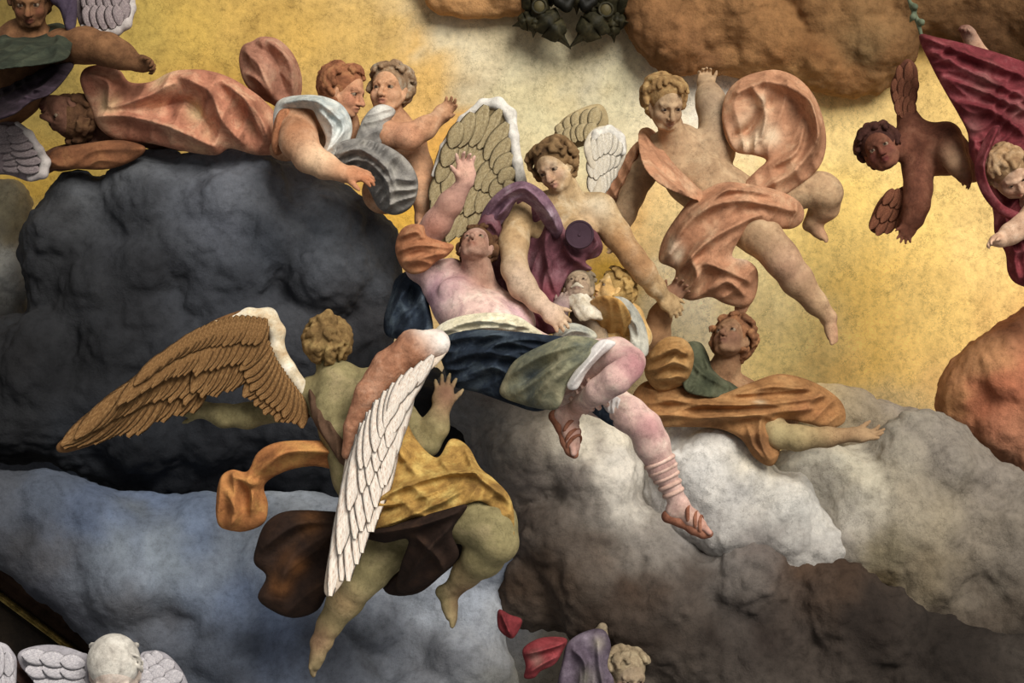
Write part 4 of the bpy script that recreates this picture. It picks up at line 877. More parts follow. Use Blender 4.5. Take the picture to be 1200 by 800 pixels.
S.sheet([(320, 135), (326, 118), (345, 112), (375, 112), (400, 122), (412, 142), (411, 162), (400, 176), (386, 186), (376, 182), (382, 164), (372, 140), (364, 128), (340, 130), (328, 150), (322, 160)], [(325, 135, .80), (370, 118, .66), (408, 150, .70), (385, 180, .62)], t=10, edge=11,
        folds=[([(335, 122), (370, 120), (402, 140)], 6, 8), ([(376, 132), (392, 152), (384, 178)], 5, 8), ([(385, 130), (404, 150), (392, 174)], 5, 7)], rip=(40, 16, 3))
S.dab(P(385, 160, .6), .09, '#e8e2d8', .8); S.dab(P(398, 145, .6), .07, '#9ab0b8', .6); grow(S, 'shirt', cloth('pale blue white cloth', '#8c9ca0', '#bcc0ba', '#dcd8cc', scale=9), t)
S = Solid(.006, .012)
S.sheet([(318, 165), (322, 140), (330, 128), (342, 130), (336, 150), (334, 175), (322, 182)], [(328, 150, .72)], t=9, edge=9, rip=(10, 12, 3)); grow(S, 'undersleeve', OCH, t)

t = thing('angel', 'curly haired boy angel stretching one arm right, grey cloth round his waist', 'angel', P(460, 245, .9))
B = Solid(.0055, .03)
B.c((458, 150, .92, 26), (464, 175, .95, 31), (466, 205, .98, 28), (450, 225, 1.0, 26)); B.c((440, 150, .86, 16), (478, 160, .92, 18)); B.c((456, 144, .90, 15), (456, 124, .86, 15))
hd = Head(456, 106, .84, 58, V(-.32, .92, .14), V(.05, -.10, 1)); hd.skull(B, child=True, lips='#8a4c3c', cheek='#bc8460')
B.c((440, 148, .82, 17), (456, 158, .70, 16), (480, 160, .64, 15)); B.c((480, 160, .64, 15), (498, 150, .66, 13), (514, 138, .68, 9)); hand(B, P(513, 138, .68), V(.72, .1, .68), V(-.4, .9, .3), .15, side=1, curl=(.3, .3, .3, .3, .3))
B.c((484, 168, .92, 16), (492, 195, .88, 14.5), (492, 215, .84, 13)); B.c((492, 215, .84, 13), (496, 235, .84, 11), (494, 255, .86, 8)); hand(B, P(494, 254, .86), V(-.1, .1, -1), V(-1, .2, 0), .14, side=-1)
for p, r, c in (((480, 200, .8), .10, '#c89468'), ((465, 185, .85), .08, '#d8b088'), ((470, 158, .6), .12, '#b87a56')): B.dab(P(*p), r, c, .7)
grow(B, 'body', SK, t); hd.eyes(t, EYE)
hd.hair(t, fresco('ash brown hair', '#5e4630', '#8a6c4c', '#a89a84', scale=16, bump=.6, crack=0), seed=53, n=110, rad=.055, front=.0, long=.04, swirl=.2)
GRY = cloth('grey cloth', '#5c5a58', '#85817c', '#a8a49a', scale=9)
S = Solid(.006, .012)
S.sheet([(384, 188), (392, 170), (418, 162), (448, 168), (476, 186), (490, 212), (484, 240), (464, 252), (444, 244), (432, 222), (420, 208), (400, 202)], [(390, 185, .66), (430, 178, .64), (470, 215, .66), (460, 245, .74)], t=11, edge=11,
        folds=[([(394, 182), (425, 178), (455, 200)], 5, 8), ([(402, 192), (430, 190), (455, 215), (458, 240)], 5, 8), ([(420, 174), (450, 192), (464, 222)], 4, 6)], rip=(50, 14, 4)); grow(S, 'waistcloth', GRY, t)
S = Solid(.006, .012); S.sheet([(414, 178), (420, 152), (432, 130), (448, 122), (464, 130), (454, 146), (450, 166), (434, 176)], [(425, 165, .66), (452, 128, .68)], t=8, edge=9, rip=(60, 12, 2)); S.dab(P(448, 128, .65), .05, '#e0dcd2', .8); grow(S, 'sash', GRY, t)

# ------------------------------------------------------------------ reclining figure in salmon drapery
SAL = cloth('salmon cloth', '#7d4630', '#a86a4a', '#cda27c', scale=6, contrast=.9)
t = thing('person', 'reclining figure in salmon drapery with dark head bent down at upper left', 'person', P(180, 190, 1.3))
B = Solid(.006, .03)
B.c((130, 130, 1.35, 32), (190, 140, 1.4, 36), (260, 145, 1.4, 34), (300, 150, 1.35, 26)); B.c((112, 130, 1.3, 16), (95, 134, 1.2, 16))
hd = Head(77, 134, 1.12, 60, V(-.62, .62, -.40), V(.50, .20, -.84)); hd.skull(B, lips='#5c2c22', cheek='#6a4030')
B.c((120, 150, 1.3, 18), (108, 178, 1.25, 17), (70, 186, 1.2, 15)); hand(B, P(72, 186, 1.2), V(-1, .1, 0), V(0, -1, -.2), .14)
grow(B, 'body', skin('umber skin', '#4e2f22', '#6a4432', '#82583e'), t); hd.eyes(t, EYE)
hd.hair(t, fresco('dark umber hair', '#3a2414', '#54361e', '#684828', scale=16, bump=.6, crack=0), seed=61, n=90, rad=.055, front=.05, long=.03)
S = Solid(.006, .012)
S.sheet([(94, 96), (100, 80), (120, 76), (140, 82), (152, 96), (176, 96), (196, 86), (212, 82), (240, 82), (268, 90), (292, 104), (312, 120), (330, 144), (338, 176), (304, 182), (270, 174), (252, 182), (210, 176), (176, 168), (140, 165), (116, 150), (106, 126)],
        [(100, 100, 1.05), (160, 110, 1.05), (230, 110, .98), (310, 140, 1.0), (250, 175, 1.0), (140, 155, 1.1)], t=13, edge=14,
        folds=[([(112, 140), (150, 138), (200, 150), (250, 172)], 8, 11), ([(215, 92), (250, 110), (262, 140), (285, 168)], 9, 12), ([(262, 96), (290, 120), (310, 160)], 7, 10), ([(110, 90), (132, 100), (130, 125)], 8, 10), ([(135, 128), (170, 118), (205, 100)], 7, 10), ([(180, 130), (220, 120), (245, 150)], 9, -10), ([(285, 110), (308, 140), (318, 168)], 5, 8)], rip=(20, 30, 4))
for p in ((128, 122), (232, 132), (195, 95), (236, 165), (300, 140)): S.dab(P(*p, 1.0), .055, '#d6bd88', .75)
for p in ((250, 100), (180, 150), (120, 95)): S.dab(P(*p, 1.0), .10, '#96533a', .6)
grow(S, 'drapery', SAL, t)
S = Solid(.006, .012)
S.sheet([(280, 72), (284, 54), (296, 48), (306, 43), (326, 46), (344, 64), (354, 92), (350, 120), (334, 130), (318, 122), (300, 112), (286, 96)], [(318, 80, 1.22), (290, 60, 1.32), (348, 100, 1.34), (330, 125, 1.3)], t=14, edge=18, folds=[([(288, 62), (306, 78), (322, 118)], 7, 9), ([(312, 46), (342, 74), (346, 116)], 6, 9), ([(300, 54), (322, 72), (334, 110)], 7, -7), ([(290, 88), (304, 96), (318, 116)], 5, 6)], rip=(-20, 22, 2)); S.dab(P(328, 78, 1.1), .07, '#c09a7c', .7)
grow(S, 'billow', cloth('faded salmon cloth', '#7f4e38', '#a06a50', '#b88e70', scale=8), t)
S = Solid(.006, .012); S.sheet([(58, 196), (62, 176), (100, 168), (140, 164), (170, 172), (160, 186), (128, 198), (90, 198)], [(110, 182, 1.05)], t=10, edge=10, rip=(85, 16, 2)); grow(S, 'underskirt', cloth('russet cloth', '#52301a', '#734420', '#8a5a2e'), t)
LIL = fresco('lilac grey feather', '#66585c', '#8a7c7e', '#a89c98', scale=12, bump=.5, crack=0); LILB = fresco('wing underlayer lilac', '#6a5c5e', '#84767a', crack=0); LRIM = fresco('lilac white wing rim', '#9a9090', '#bcb4ae', crack=0)
S = Solid(.007, .02); S.sheet([(-30, 150), (10, 142), (30, 150), (44, 172), (56, 188), (54, 205), (36, 213), (10, 205), (-30, 200)], [(10, 175, 1.0), (50, 200, 1.05)], t=7, edge=10)
wl = grow(S, 'wing', LILB, t, label='lilac white wing at the left edge')
S = Solid(.005, .02); S.c((20, 146, .97, 4), (34, 158, .97, 5), (46, 176, .98, 5), (53, 190, 1.0, 6), (50, 203, 1.0, 6), (36, 208, 1.0, 5)); grow(S, 'wing_rim', LRIM, wl)
fan(LIL, [(26, 150, .98), (40, 172, .98), (50, 192, 1.0), (44, 204, 1.0)], [(-20, 150, .98), (-28, 170, .98), (-28, 185, 1.0), (-10, 200, 1.0)], 3, wl, 6, 16, 0, 71)

# ------------------------------------------------------------------ dark figure in the top left corner
t = thing('angel', 'shadowy angel in dark green and purple cloth reaching across the top left corner', 'angel', P(40, 140, .9))
B = Solid(.006, .03)
B.c((30, 60, 1.1, 40), (10, 100, 1.1, 42), (-20, 130, 1.1, 40)); B.c((36, 40, 1.05, 18), (36, 22, 1.0, 17)); hd = Head(36, 2, .95, 60, V(.02, .9, -.30), V(-.02, .25, 1)); hd.skull(B, lips='#5a241a', cheek='#6e3020')
B.c((72, 55, 1.0, 22), (100, 53, .92, 21), (126, 58, .86, 19)); B.c((126, 58, .86, 19), (142, 65, .84, 16), (160, 74, .84, 10)); hand(B, P(160, 74, .84), V(1, .1, -.12), V(.0, .6, -.7), .15, side=-1, curl=(.4, .7, .8, .8, .8))
grow(B, 'body', skin('deep umber skin', '#4e3018', '#6a4524', '#80562e'), t); hd.eyes(t, EYE)
hd.hair(t, D.materials['dark umber hair'], seed=63, n=90, rad=.055, front=.0, long=.04)
S = Solid(.006, .012); S.sheet([(-40, 34), (0, 30), (24, 32), (45, 28), (66, 24), (82, 36), (86, 58), (78, 74), (30, 82), (-40, 84)], [(20, 55, .86), (80, 50, .88), (-30, 55, .9)], t=10, edge=12, folds=[([(0, 40), (30, 55), (70, 60)], 8, 7), ([(60, 30), (74, 50), (72, 72)], 6, 7)], rip=(40, 24, 4)); grow(S, 'tunic', cloth('dark green cloth', '#1c211a', '#2f352a', '#424636'), t)
S = Solid(.006, .012); S.sheet([(-40, 92), (10, 82), (50, 74), (84, 72), (80, 90), (64, 112), (40, 122), (16, 140), (-40, 148)], [(20, 105, .84), (78, 80, .86), (-30, 120, .9)], t=12, edge=12, folds=[([(-10, 130), (30, 105), (80, 78)], 7, 10), ([(0, 110), (40, 92), (76, 78)], 6, 9), ([(30, 120), (56, 104), (72, 86)], 5, 8)], rip=(-60, 20, 4)); grow(S, 'mantle', cloth('dark purple cloth', '#181216', '#2a2028', '#40323e'), t)
S = Solid(.006, .012); S.sheet([(52, -30), (80, -30), (90, 0), (88, 34), (78, 36), (70, 12), (58, 0)], [(75, 0, .92)], t=9, edge=9, rip=(10, 12, 3)); grow(S, 'scarf', cloth('violet grey cloth', '#32283a', '#4c4050'), t)
S = Solid(.007, .02); S.sheet([(84, -30), (152, -30), (158, 5), (154, 28), (138, 40), (112, 41), (96, 34), (88, 10)], [(120, 10, 1.15), (155, 0, 1.2)], t=7, edge=10); wl = grow(S, 'wing', LILB, t, label='lilac white wing in the top left corner')
S = Solid(.005, .02); S.c((153, -20, 1.10, 5), (154, 10, 1.10, 5), (148, 28, 1.08, 6), (136, 36, 1.08, 6), (114, 37, 1.08, 5), (98, 32, 1.08, 4)); grow(S, 'wing_rim', LRIM, wl)
fan(LIL, [(100, 32, 1.08), (120, 36, 1.08), (138, 33, 1.08), (150, 20, 1.1)], [(92, -30, 1.1), (110, -34, 1.1), (130, -34, 1.1), (148, -30, 1.1)], 3, wl, 6, 17, 0, 73)

# ------------------------------------------------------------------ the salmon flying angel, upper right
PSAL = cloth('pale salmon cloth', '#93603e', '#ad7852', '#cda67e', scale=6, contrast=.8)
t = thing('angel', 'flying angel in salmon orange drapery with one bare leg stretched to lower right', 'angel', P(860, 250, 1.7))
SK = skin('faded tan skin', '#8c6c4c', '#a98862', '#c2a47c', contrast=.8)
B = Solid(.006, .03)
B.c((795, 178, 1.74, 34), (815, 205, 1.72, 36), (850, 235, 1.7, 38), (875, 250, 1.7, 36)); B.c((770, 178, 1.74, 20), (830, 175, 1.74, 22)); B.c((790, 165, 1.66, 17), (785, 145, 1.6, 15))
hd = Head(780, 122, 1.54, 58, V(.30, .86, -.40), V(.02, .20, 1)); hd.skull(B, lips='#8a5c48', cheek='#a8805e')
B.e(792, 200, 1.585, 19, 9, 14, k=.03); B.e(826, 196, 1.585, 19, 9, 14, k=.03)
B.c((768, 182, 1.70, 18), (752, 205, 1.66, 16), (740, 230, 1.62, 14)); B.c((740, 230, 1.62, 14), (732, 250, 1.6, 13), (726, 272, 1.6, 9)); hand(B, P(726, 271, 1.6), V(-.3, .1, -.95), V(-.9, .3, .2), .15, side=-1)
B.c((838, 178, 1.75, 24), (842, 148, 1.80, 22), (834, 122, 1.84, 18)); B.c((834, 122, 1.84, 18), (831, 112, 1.88, 15), (828, 100, 1.92, 10)); hand(B, P(828, 101, 1.92), V(-.1, -.5, .9), V(0, .9, .5), .14, curl=(.5, .6, .7, .7, .6))
B.c((862, 250, 1.66, 34), (888, 272, 1.52, 26), (912, 298, 1.42, 20.5), (918, 306, 1.40, 20)); B.c((918, 306, 1.40, 20), (934, 328, 1.44, 19), (956, 355, 1.50, 13), (970, 370, 1.52, 9.5)); foot(B, P(973, 374, 1.52), None, V(.32, .50, -.85), V(.55, .75, .5), .175)
B.c((880, 245, 1.72, 34), (925, 222, 1.70, 25), (962, 222, 1.68, 20), (968, 226, 1.68, 19)); B.c((968, 226, 1.68, 19), (966, 242, 1.74, 17), (957, 254, 1.78, 11), (953, 260, 1.78, 10)); foot(B, P(952, 261, 1.78), None, V(.80, .45, -.55), V(.5, .5, .7), .17)
for p, r, c in (((920, 312, 1.35), .12, '#b98a6c'), ((985, 390, 1.5), .1, '#b07e5c'), ((945, 345, 1.4), .08, '#b28a64'), ((845, 130, 1.75), .2, '#8c7a64'), ((970, 268, 1.7), .09, '#a2704e')): B.dab(P(*p), r, c, .7)
grow(B, 'body', SK, t); hd.eyes(t, EYE)
hd.hair(t, fresco('tawny hair', '#6e5028', '#94703c', '#b29458', scale=16, bump=.6, crack=0), seed=67, n=130, rad=.058, front=.08, swirl=.2, long=.03)
S = Solid(.006, .012)
S.sheet([(748, 156), (760, 148), (775, 160), (790, 185), (812, 210), (830, 226), (822, 236), (796, 228), (770, 215), (752, 192)], [(752, 165, 1.60), (785, 200, 1.52), (826, 230, 1.56)], t=9, edge=10, folds=[([(756, 160), (772, 190), (815, 226)], 5, 8), ([(765, 158), (785, 190), (822, 228)], 4, 7), ([(754, 180), (775, 210), (805, 228)], 4, 6)], rip=(-45, 14, 3))
S.sheet([(772, 305), (776, 282), (790, 258), (812, 232), (845, 214), (880, 216), (915, 224), (938, 238), (942, 256), (928, 268), (900, 266), (880, 262), (868, 278), (858, 300), (876, 305), (888, 318), (886, 345), (874, 360), (850, 356), (832, 348), (808, 352), (788, 340), (792, 318), (784, 312)],
        [(775, 300, 1.56), (840, 220, 1.48), (935, 250, 1.50), (880, 340, 1.5), (820, 300, 1.42), (800, 345, 1.5), (860, 262, 1.44)], t=11, edge=13,
        folds=[([(782, 296), (810, 256), (860, 236), (930, 248)], 7, 10), ([(792, 318), (820, 290), (850, 270), (890, 252)], 7, 10), ([(808, 250), (850, 224), (900, 228)], 6, 9), ([(800, 335), (820, 310), (850, 318), (876, 330)], 7, 9), ([(830, 345), (850, 330), (870, 345)], 6, 7), ([(806, 300), (815, 325), (804, 345)], 6, 7)], rip=(40, 26, 4))
for p in ((852, 308), (868, 300), (790, 288), (794, 300)): S.dab(P(*p, 1.45), .04, '#e6d2b4', .8)
grow(S, 'drapery', PSAL, t)
S = Solid(.006, .012)
S.sheet([(846, 132), (852, 108), (868, 92), (890, 84), (912, 82), (936, 92), (955, 114), (966, 145), (968, 172), (960, 196), (938, 216), (910, 232), (880, 230), (872, 216), (886, 200), (898, 188), (884, 182), (862, 178), (850, 160)],
        [(850, 135, 1.66), (900, 85, 1.70), (966, 160, 1.64), (880, 228, 1.58), (905, 150, 1.62)], t=12, edge=14,
        folds=[([(862, 110), (900, 98), (940, 120), (952, 160), (930, 200), (890, 222)], 8, 12), ([(880, 105), (895, 130), (890, 165)], 7, 10), ([(915, 92), (948, 130), (955, 180)], 6, 9), ([(860, 160), (880, 150), (900, 120)], 9, -12), ([(905, 195), (930, 180), (940, 150)], 6, 8)], rip=(10, 24, 4))
for p, r in (((882, 145), .08), ((878, 165), .07), ((900, 118), .05), ((905, 160), .05)): S.dab(P(*p, 1.55), r, '#e0c8a4', .75)  # pale dabs paint the highlights inside the billow
grow(S, 'billow', PSAL, t)
S = Solid(.006, .012); S.sheet([(742, 170), (758, 164), (752, 190), (738, 222), (722, 250), (708, 246), (706, 232), (720, 205)], [(740, 190, 1.72), (715, 240, 1.70)], t=9, edge=10, folds=[([(748, 174), (730, 212), (714, 240)], 5, 8)], rip=(-20, 14, 3)); grow(S, 'sash', PSAL, t)
S = Solid(.006, .012); S.c((872, 352, 1.54, 9), (868, 362, 1.55, 7), (866, 370, 1.56, 3)); grow(S, 'tassel', PSAL, t)

# ------------------------------------------------------------------ the dark red putto
t = thing('putto', 'reddish brown putto with curly dark head hovering in the yellow sky', 'putto', P(1080, 200, 1.7))
DR = skin('red brown skin', '#4a2618', '#6a3a24', '#85543a', contrast=.9)
B = Solid(.006, .03); B.c((1072, 165, 1.7, 26), (1092, 175, 1.7, 30), (1110, 180, 1.7, 26)); B.c((1062, 172, 1.66, 16), (1048, 174, 1.64, 16))
hd = Head(1032, 176, 1.60, 56, V(-.25, .92, .12), V(-.45, -.12, .88)); hd.skull(B, child=True, lips='#5a1c1c', cheek='#6e2a2a')
B.c((1108, 162, 1.64, 20), (1114, 178, 1.56, 16), (1122, 192, 1.52, 13)); B.c((1122, 192, 1.52, 13), (1130, 205, 1.52, 10)); hand(B, P(1128, 204, 1.52), V(.6, .1, -.8), V(-.8, .2, -.5), .10, curl=(.4,) * 5)
B.c((1076, 195, 1.66, 20), (1076, 222, 1.60, 16), (1074, 240, 1.58, 15)); B.c((1074, 240, 1.58, 15), (1070, 256, 1.58, 12), (1064, 266, 1.58, 9)); hand(B, P(1065, 264, 1.58), V(-.35, .2, -.9), V(.1, 1, 0), .125, side=1, spread=.24, curl=(.2,) * 5)
B.c((1070, 152, 1.7, 17), (1064, 138, 1.7, 12), (1060, 126, 1.7, 8))
B.c((1112, 175, 1.72, 22), (1128, 186, 1.78, 18), (1140, 200, 1.84, 14)); B.dab(P(1118, 188, 1.45), .09, '#b08c68', .8)
grow(B, 'body', DR, t); hd.eyes(t, EYE); hd.hair(t, fresco('dark red hair', '#2c1612', '#44241c', '#5a3426', scale=16, bump=.6, crack=0), seed=75, n=110, rad=.06, front=.15, swirl=.2)
DRF = fresco('red brown feather', '#582c1a', '#7a4428', '#96603c', scale=14, bump=.5, crack=0); DRB = fresco('wing underlayer red', '#532c1c', '#683820', crack=0)
S = Solid(.006, .02); S.sheet([(1066, 142), (1050, 128), (1043, 105), (1050, 84), (1062, 69), (1074, 78), (1076, 100), (1072, 125)], [(1062, 100, 1.74)], t=6, edge=8); w1 = grow(S, 'wing', DRB, t, label='small wing pointing up'); fan(DRF, [(1050, 134, 1.68), (1058, 140, 1.68), (1068, 138, 1.68)], [(1046, 100, 1.68), (1060, 68, 1.7), (1075, 96, 1.68)], 3, w1, 4, 14, 0, 81)
S = Solid(.006, .02); S.sheet([(1066, 218), (1050, 222), (1032, 232), (1020, 256), (1020, 270), (1032, 274), (1052, 266), (1064, 250)], [(1044, 245, 1.72)], t=6, edge=8); w2 = grow(S, 'wing', DRB, t, label='small wing pointing down'); fan(DRF, [(1044, 222, 1.66), (1056, 222, 1.66), (1064, 232, 1.66)], [(1018, 262, 1.68), (1028, 278, 1.68), (1056, 264, 1.68)], 3, w2, 4, 15, 0, 83)

# ------------------------------------------------------------------ the boy in crimson at the right edge
t = thing('person', 'fair haired boy bending down in a billowing crimson cloth at the right edge', 'person', P(1190, 300, 1.2))
B = Solid(.006, .03); B.c((1215, 240, 1.3, 32), (1230, 290, 1.35, 36)); B.c((1205, 222, 1.2, 16), (1196, 210, 1.14, 15)); hd = Head(1182, 204, 1.08, 56, V(.40, .70, -.58), V(-.42, .35, .82)); hd.skull(B, child=True, lips='#9a5a4a', cheek='#c08a70')
B.c((1222, 240, 1.15, 19), (1212, 256, 1.05, 17), (1200, 264, .98, 14)); B.c((1200, 264, .98, 14), (1184, 274, .96, 12), (1174, 281, .95, 9)); hand(B, P(1175, 280, .95), V(-.9, .2, -.15), V(0, .4, -.9), .12, side=1, curl=(.4, .5, .5, .5, .5))
B.c((1215, 220, 1.4, 18), (1175, 120, 1.5, 14), (1150, 70, 1.52, 12)); B.c((1150, 70, 1.52, 12), (1136, 42, 1.5, 9)); hand(B, P(1137, 44, 1.5), V(-.5, .3, .85), V(-.6, .3, -.7), .12, curl=(.8, .9, .9, .9, .9)); B.dab(P(1126, 32, 1.5), .12, '#5a2420', .95)
grow(B, 'body', skin('fair skin', '#a87c5c', '#c8a080', '#dcc0a4'), t); hd.eyes(t, EYE); hd.hair(t, fresco('sandy hair', '#7a5634', '#a07c50', '#bc9c74', scale=16, bump=.6, crack=0), seed=77, n=110, rad=.055, front=.0, swirl=.2)
CRI = cloth('crimson cloth', '#4c1018', '#701c26', '#964c50', scale=7, contrast=.9)
S = Solid(.0065, .012)
S.sheet([(1077, 42), (1100, 44), (1150, 56), (1200, 72), (1260, 92), (1280, 200), (1260, 345), (1200, 336), (1182, 322), (1178, 296), (1166, 276), (1164, 250), (1158, 225), (1146, 200), (1136, 180), (1134, 156), (1122, 132), (1108, 108), (1092, 78)],
        [(1080, 44, 1.45), (1140, 150, 1.36), (1200, 90, 1.40), (1190, 300, 1.16), (1250, 200, 1.3), (1180, 200, 1.28)], t=8, edge=9,
        folds=[([(1082, 46), (1130, 66), (1200, 92)], 6, 10), ([(1090, 62), (1140, 90), (1210, 120)], 7, 11), ([(1104, 92), (1150, 110), (1210, 135)], 6, 10), ([(1118, 120), (1160, 132), (1200, 160)], 7, 10), ([(1138, 165), (1150, 200), (1170, 235)], 6, 10), ([(1150, 160), (1158, 185), (1164, 220)], 5, 9), ([(1170, 240), (1180, 280), (1190, 330)], 6, 10), ([(1186, 260), (1196, 300), (1200, 334)], 6, 9)], rip=(70, 20, 4))
for p in ((1150, 100), (1140, 145), (1160, 85), (1195, 130), (1190, 320)): S.dab(P(*p, 1.3), .05, '#a07068', .4)
grow(S, 'drapery', CRI, t)
S = Solid(.006, .012); S.sheet([(1142, 196), (1150, 170), (1162, 150), (1172, 148), (1164, 168), (1154, 196), (1160, 220), (1176, 240), (1200, 252), (1196, 262), (1170, 250), (1150, 226)], [(1160, 200, 1.02), (1190, 256, 1.0)], t=8, edge=8, folds=[([(1166, 155), (1150, 195), (1170, 238)], 4, 7)]); grow(S, 'sash', CRI, t)
# the thin green twig beside the crimson cloth
B = Solid(.005, .006); B.w([P(1062, -10, 2.3), P(1068, 8, 2.3), P(1075, 24, 2.3), P(1080, 42, 2.3)], [.010, .012, .014, .010])
for a, b in (((1066, 2), (1074, 14)), ((1070, 14), (1066, 26)), ((1074, 22), (1082, 30))): B.w([P(*a, 2.3), P((a[0] + b[0]) / 2 + 2, (a[1] + b[1]) / 2, 2.28), P(*b, 2.3)], [.006, .018, .004])
tag(grow(B, 'twig', fresco('grey green', '#4a5440', '#66705a', crack=0)), 'thin grey green twig above the corner of the crimson cloth', 'twig')
# ------------------------------------------------------------------ figure emerging at the bottom edge
t = thing('person', 'figure in red and purple cloth emerging under the brown cloud at the bottom edge', 'person', P(690, 800, .6))
B = Solid(.006, .03); B.c((690, 780, .75, 26), (690, 830, .75, 34)); B.c((706, 770, .70, 14), (722, 790, .64, 15)); hd = Head(735, 792, .56, 58, V(.35, .85, -.25), V(.1, .25, 1)); hd.skull(B)
B.c((700, 765, .66, 12), (702, 748, .58, 10), (706, 735, .55, 6)); B.dab(P(704, 750, .5), .1, '#9a8c70', .8)
grow(B, 'body', skin('dusty skin', '#7a6850', '#96836a'), t); hd.eyes(t, EYE); hd.hair(t, fresco('dusty blond hair', '#6c5c44', '#8c7a5e', '#a89878', scale=16, bump=.6, crack=0), seed=91, n=100, rad=.06, front=.1, swirl=.2)
RED = cloth('deep red cloth', '#560e16', '#781820', '#8e3036', scale=8)
S = Solid(.006, .012)
S.sheet([(584, 714), (598, 720), (612, 726), (606, 742), (598, 748), (584, 736)], [(597, 732, .42)], t=7, edge=8, folds=[([(588, 718), (598, 742)], 3, 5)])
S.sheet([(612, 762), (622, 752), (640, 746), (664, 748), (660, 762), (650, 778), (634, 786), (626, 794), (614, 794), (616, 780)], [(640, 765, .46)], t=8, edge=9, folds=[([(616, 765), (640, 758), (660, 752)], 4, 7), ([(620, 786), (638, 774), (652, 768)], 4, 6)]); S.dab(P(628, 772, .4), .03, '#a08478', .8)
grow(S, 'red_cloth', RED, t)
S = Solid(.006, .012); S.sheet([(655, 830), (660, 770), (668, 750), (690, 738), (708, 738), (716, 756), (712, 780), (720, 800), (716, 840)], [(690, 780, .48)], t=9, edge=10, folds=[([(672, 760), (685, 775), (684, 810)], 5, 7), ([(700, 750), (702, 780), (708, 810)], 5, 7)], rip=(10, 16, 3)); S.dab(P(703, 752, .4), .04, '#948c78', .9); S.dab(P(690, 795, .4), .05, '#7c7868', .7)
grow(S, 'purple_cloth', cloth('dusty purple cloth', '#3a303a', '#564a58', '#766a78', scale=8), t)

# ------------------------------------------------------------------ painted border, bottom left corner
def bar(name, pts, w, h, y0, mat, parent=None):
    """a moulding strip: a run of points (px, py), width and relief in picture units"""
    a, b = P(*pts[0], y0), P(*pts[1], y0); d = unit(b - a); sd = unit(np.cross(d, (0, 1, 0))); w_ = w * sc(y0); vt = []
    prof = ((-.5, 0), (-.5, .6), (-.38, .9), (-.2, 1), (0, .85), (.2, 1), (.38, .9), (.5, .6), (.5, 0))
    for p in (a, b):
        for u, v in prof: vt.append(p + sd * u * w_ + np.array((0, -v * h * sc(y0), 0)))
    n = len(prof); fc = [(i, i + 1, n + i + 1, n + i) for i in range(n - 1)] + [(0, n, 2 * n - 1, n - 1)]
    return link(name, raw_mesh(name, np.array(vt), np.array(fc), a, smooth=False), mat, parent, a)
o = bar('trim_1', [(-90, 606), (130, 768)], 30, 14, 1.35, fresco('dark brown moulding', '#24180e', '#38261a', '#463222', bump=.5)); o['kind'] = 'structure'
o = bar('trim_2', [(-90, 629), (118, 783)], 7, 20, 1.33, fresco('worn gilding', '#4a3a16', '#86702c', '#b09a4c', scale=30, rough=.5, crack=0)); o['kind'] = 'structure'
o = bar('trim_3', [(-110, 668), (100, 823)], 76, 8, 1.35, fresco('black brown moulding', '#0c0a08', '#1a140e', '#241c14', bump=.5)); o['kind'] = 'structure'

t = thing('cherub', 'white winged cherub head with pale hair at the bottom left edge', 'cherub', P(130, 810, .5))
B = Solid(.006, .03); hd = Head(134, 790, .5, 80, V(.05, .75, -.65), V(.0, .55, .83)); hd.skull(B, child=True, ears=True); B.c((132, 815, .55, 22), (130, 860, .60, 30))
grow(B, 'head', skin('pale pink skin', '#a08c80', '#c0ada0', '#d4c8bc'), t); hd.eyes(t, EYE)
hd.hair(t, fresco('white hair', '#9a948c', '#c2bcb2', '#d8d4ca', scale=14, bump=.5, crack=0), seed=95, n=14, rad=.02, front=.5, swirl=.03)
WHT = fresco('lavender white feather', '#8e8a92', '#b4b0b6', '#ccc8ca', scale=12, bump=.4, crack=0); WHB = fresco('wing underlayer lavender', '#8c8890', '#a8a4aa', crack=0)
S = Solid(.007, .02); S.sheet([(104, 830), (104, 772), (96, 764), (70, 756), (44, 756), (22, 764), (24, 780), (40, 800), (60, 840)], [(60, 780, .70), (100, 800, .60)], t=7, edge=12); w = grow(S, 'wing', WHB, t, label='left white wing'); fan(WHT, [(100, 772, .60), (102, 790, .60), (100, 830, .60)], [(30, 762, .62), (26, 776, .62), (60, 830, .62)], 3, w, 5, 22, 0, 97)
S = Solid(.007, .02); S.sheet([(160, 830), (162, 772), (176, 762), (192, 764), (208, 778), (220, 800), (226, 840)], [(190, 790, .70), (164, 790, .60)], t=7, edge=12); w = grow(S, 'wing', WHB, t, label='right white wing'); fan(WHT, [(162, 774, .60), (160, 800, .60), (164, 840, .60)], [(184, 763, .62), (212, 785, .62), (222, 830, .62)], 3, w, 5, 22, 0, 99)
t = thing('cherub', 'pale lilac wing with a brown cloth cut by the bottom left corner', 'cherub', P(0, 800, .95))
S = Solid(.007, .02); S.sheet([(-40, 830), (-40, 752), (0, 752), (14, 762), (20, 780), (10, 830)], [(-10, 790, .70)], t=7, edge=12); w = grow(S, 'wing', WHB, t); fan(WHT, [(-30, 756, .60), (0, 756, .60), (14, 768, .60)], [(-30, 830, .60), (-5, 830, .60), (16, 810, .60)], 2, w, 4, 18, 0, 98)
S = Solid(.006, .012); S.sheet([(-40, 790), (-10, 774), (16, 772), (34, 784), (52, 804), (60, 840), (-40, 840)], [(10, 800, .85)], t=12, edge=12, folds=[([(-5, 782), (20, 790), (45, 815)], 6, 9)], rip=(50, 20, 4)); grow(S, 'cloth', cloth('dark maroon cloth', '#20100c', '#34201a', '#44302a'), t)

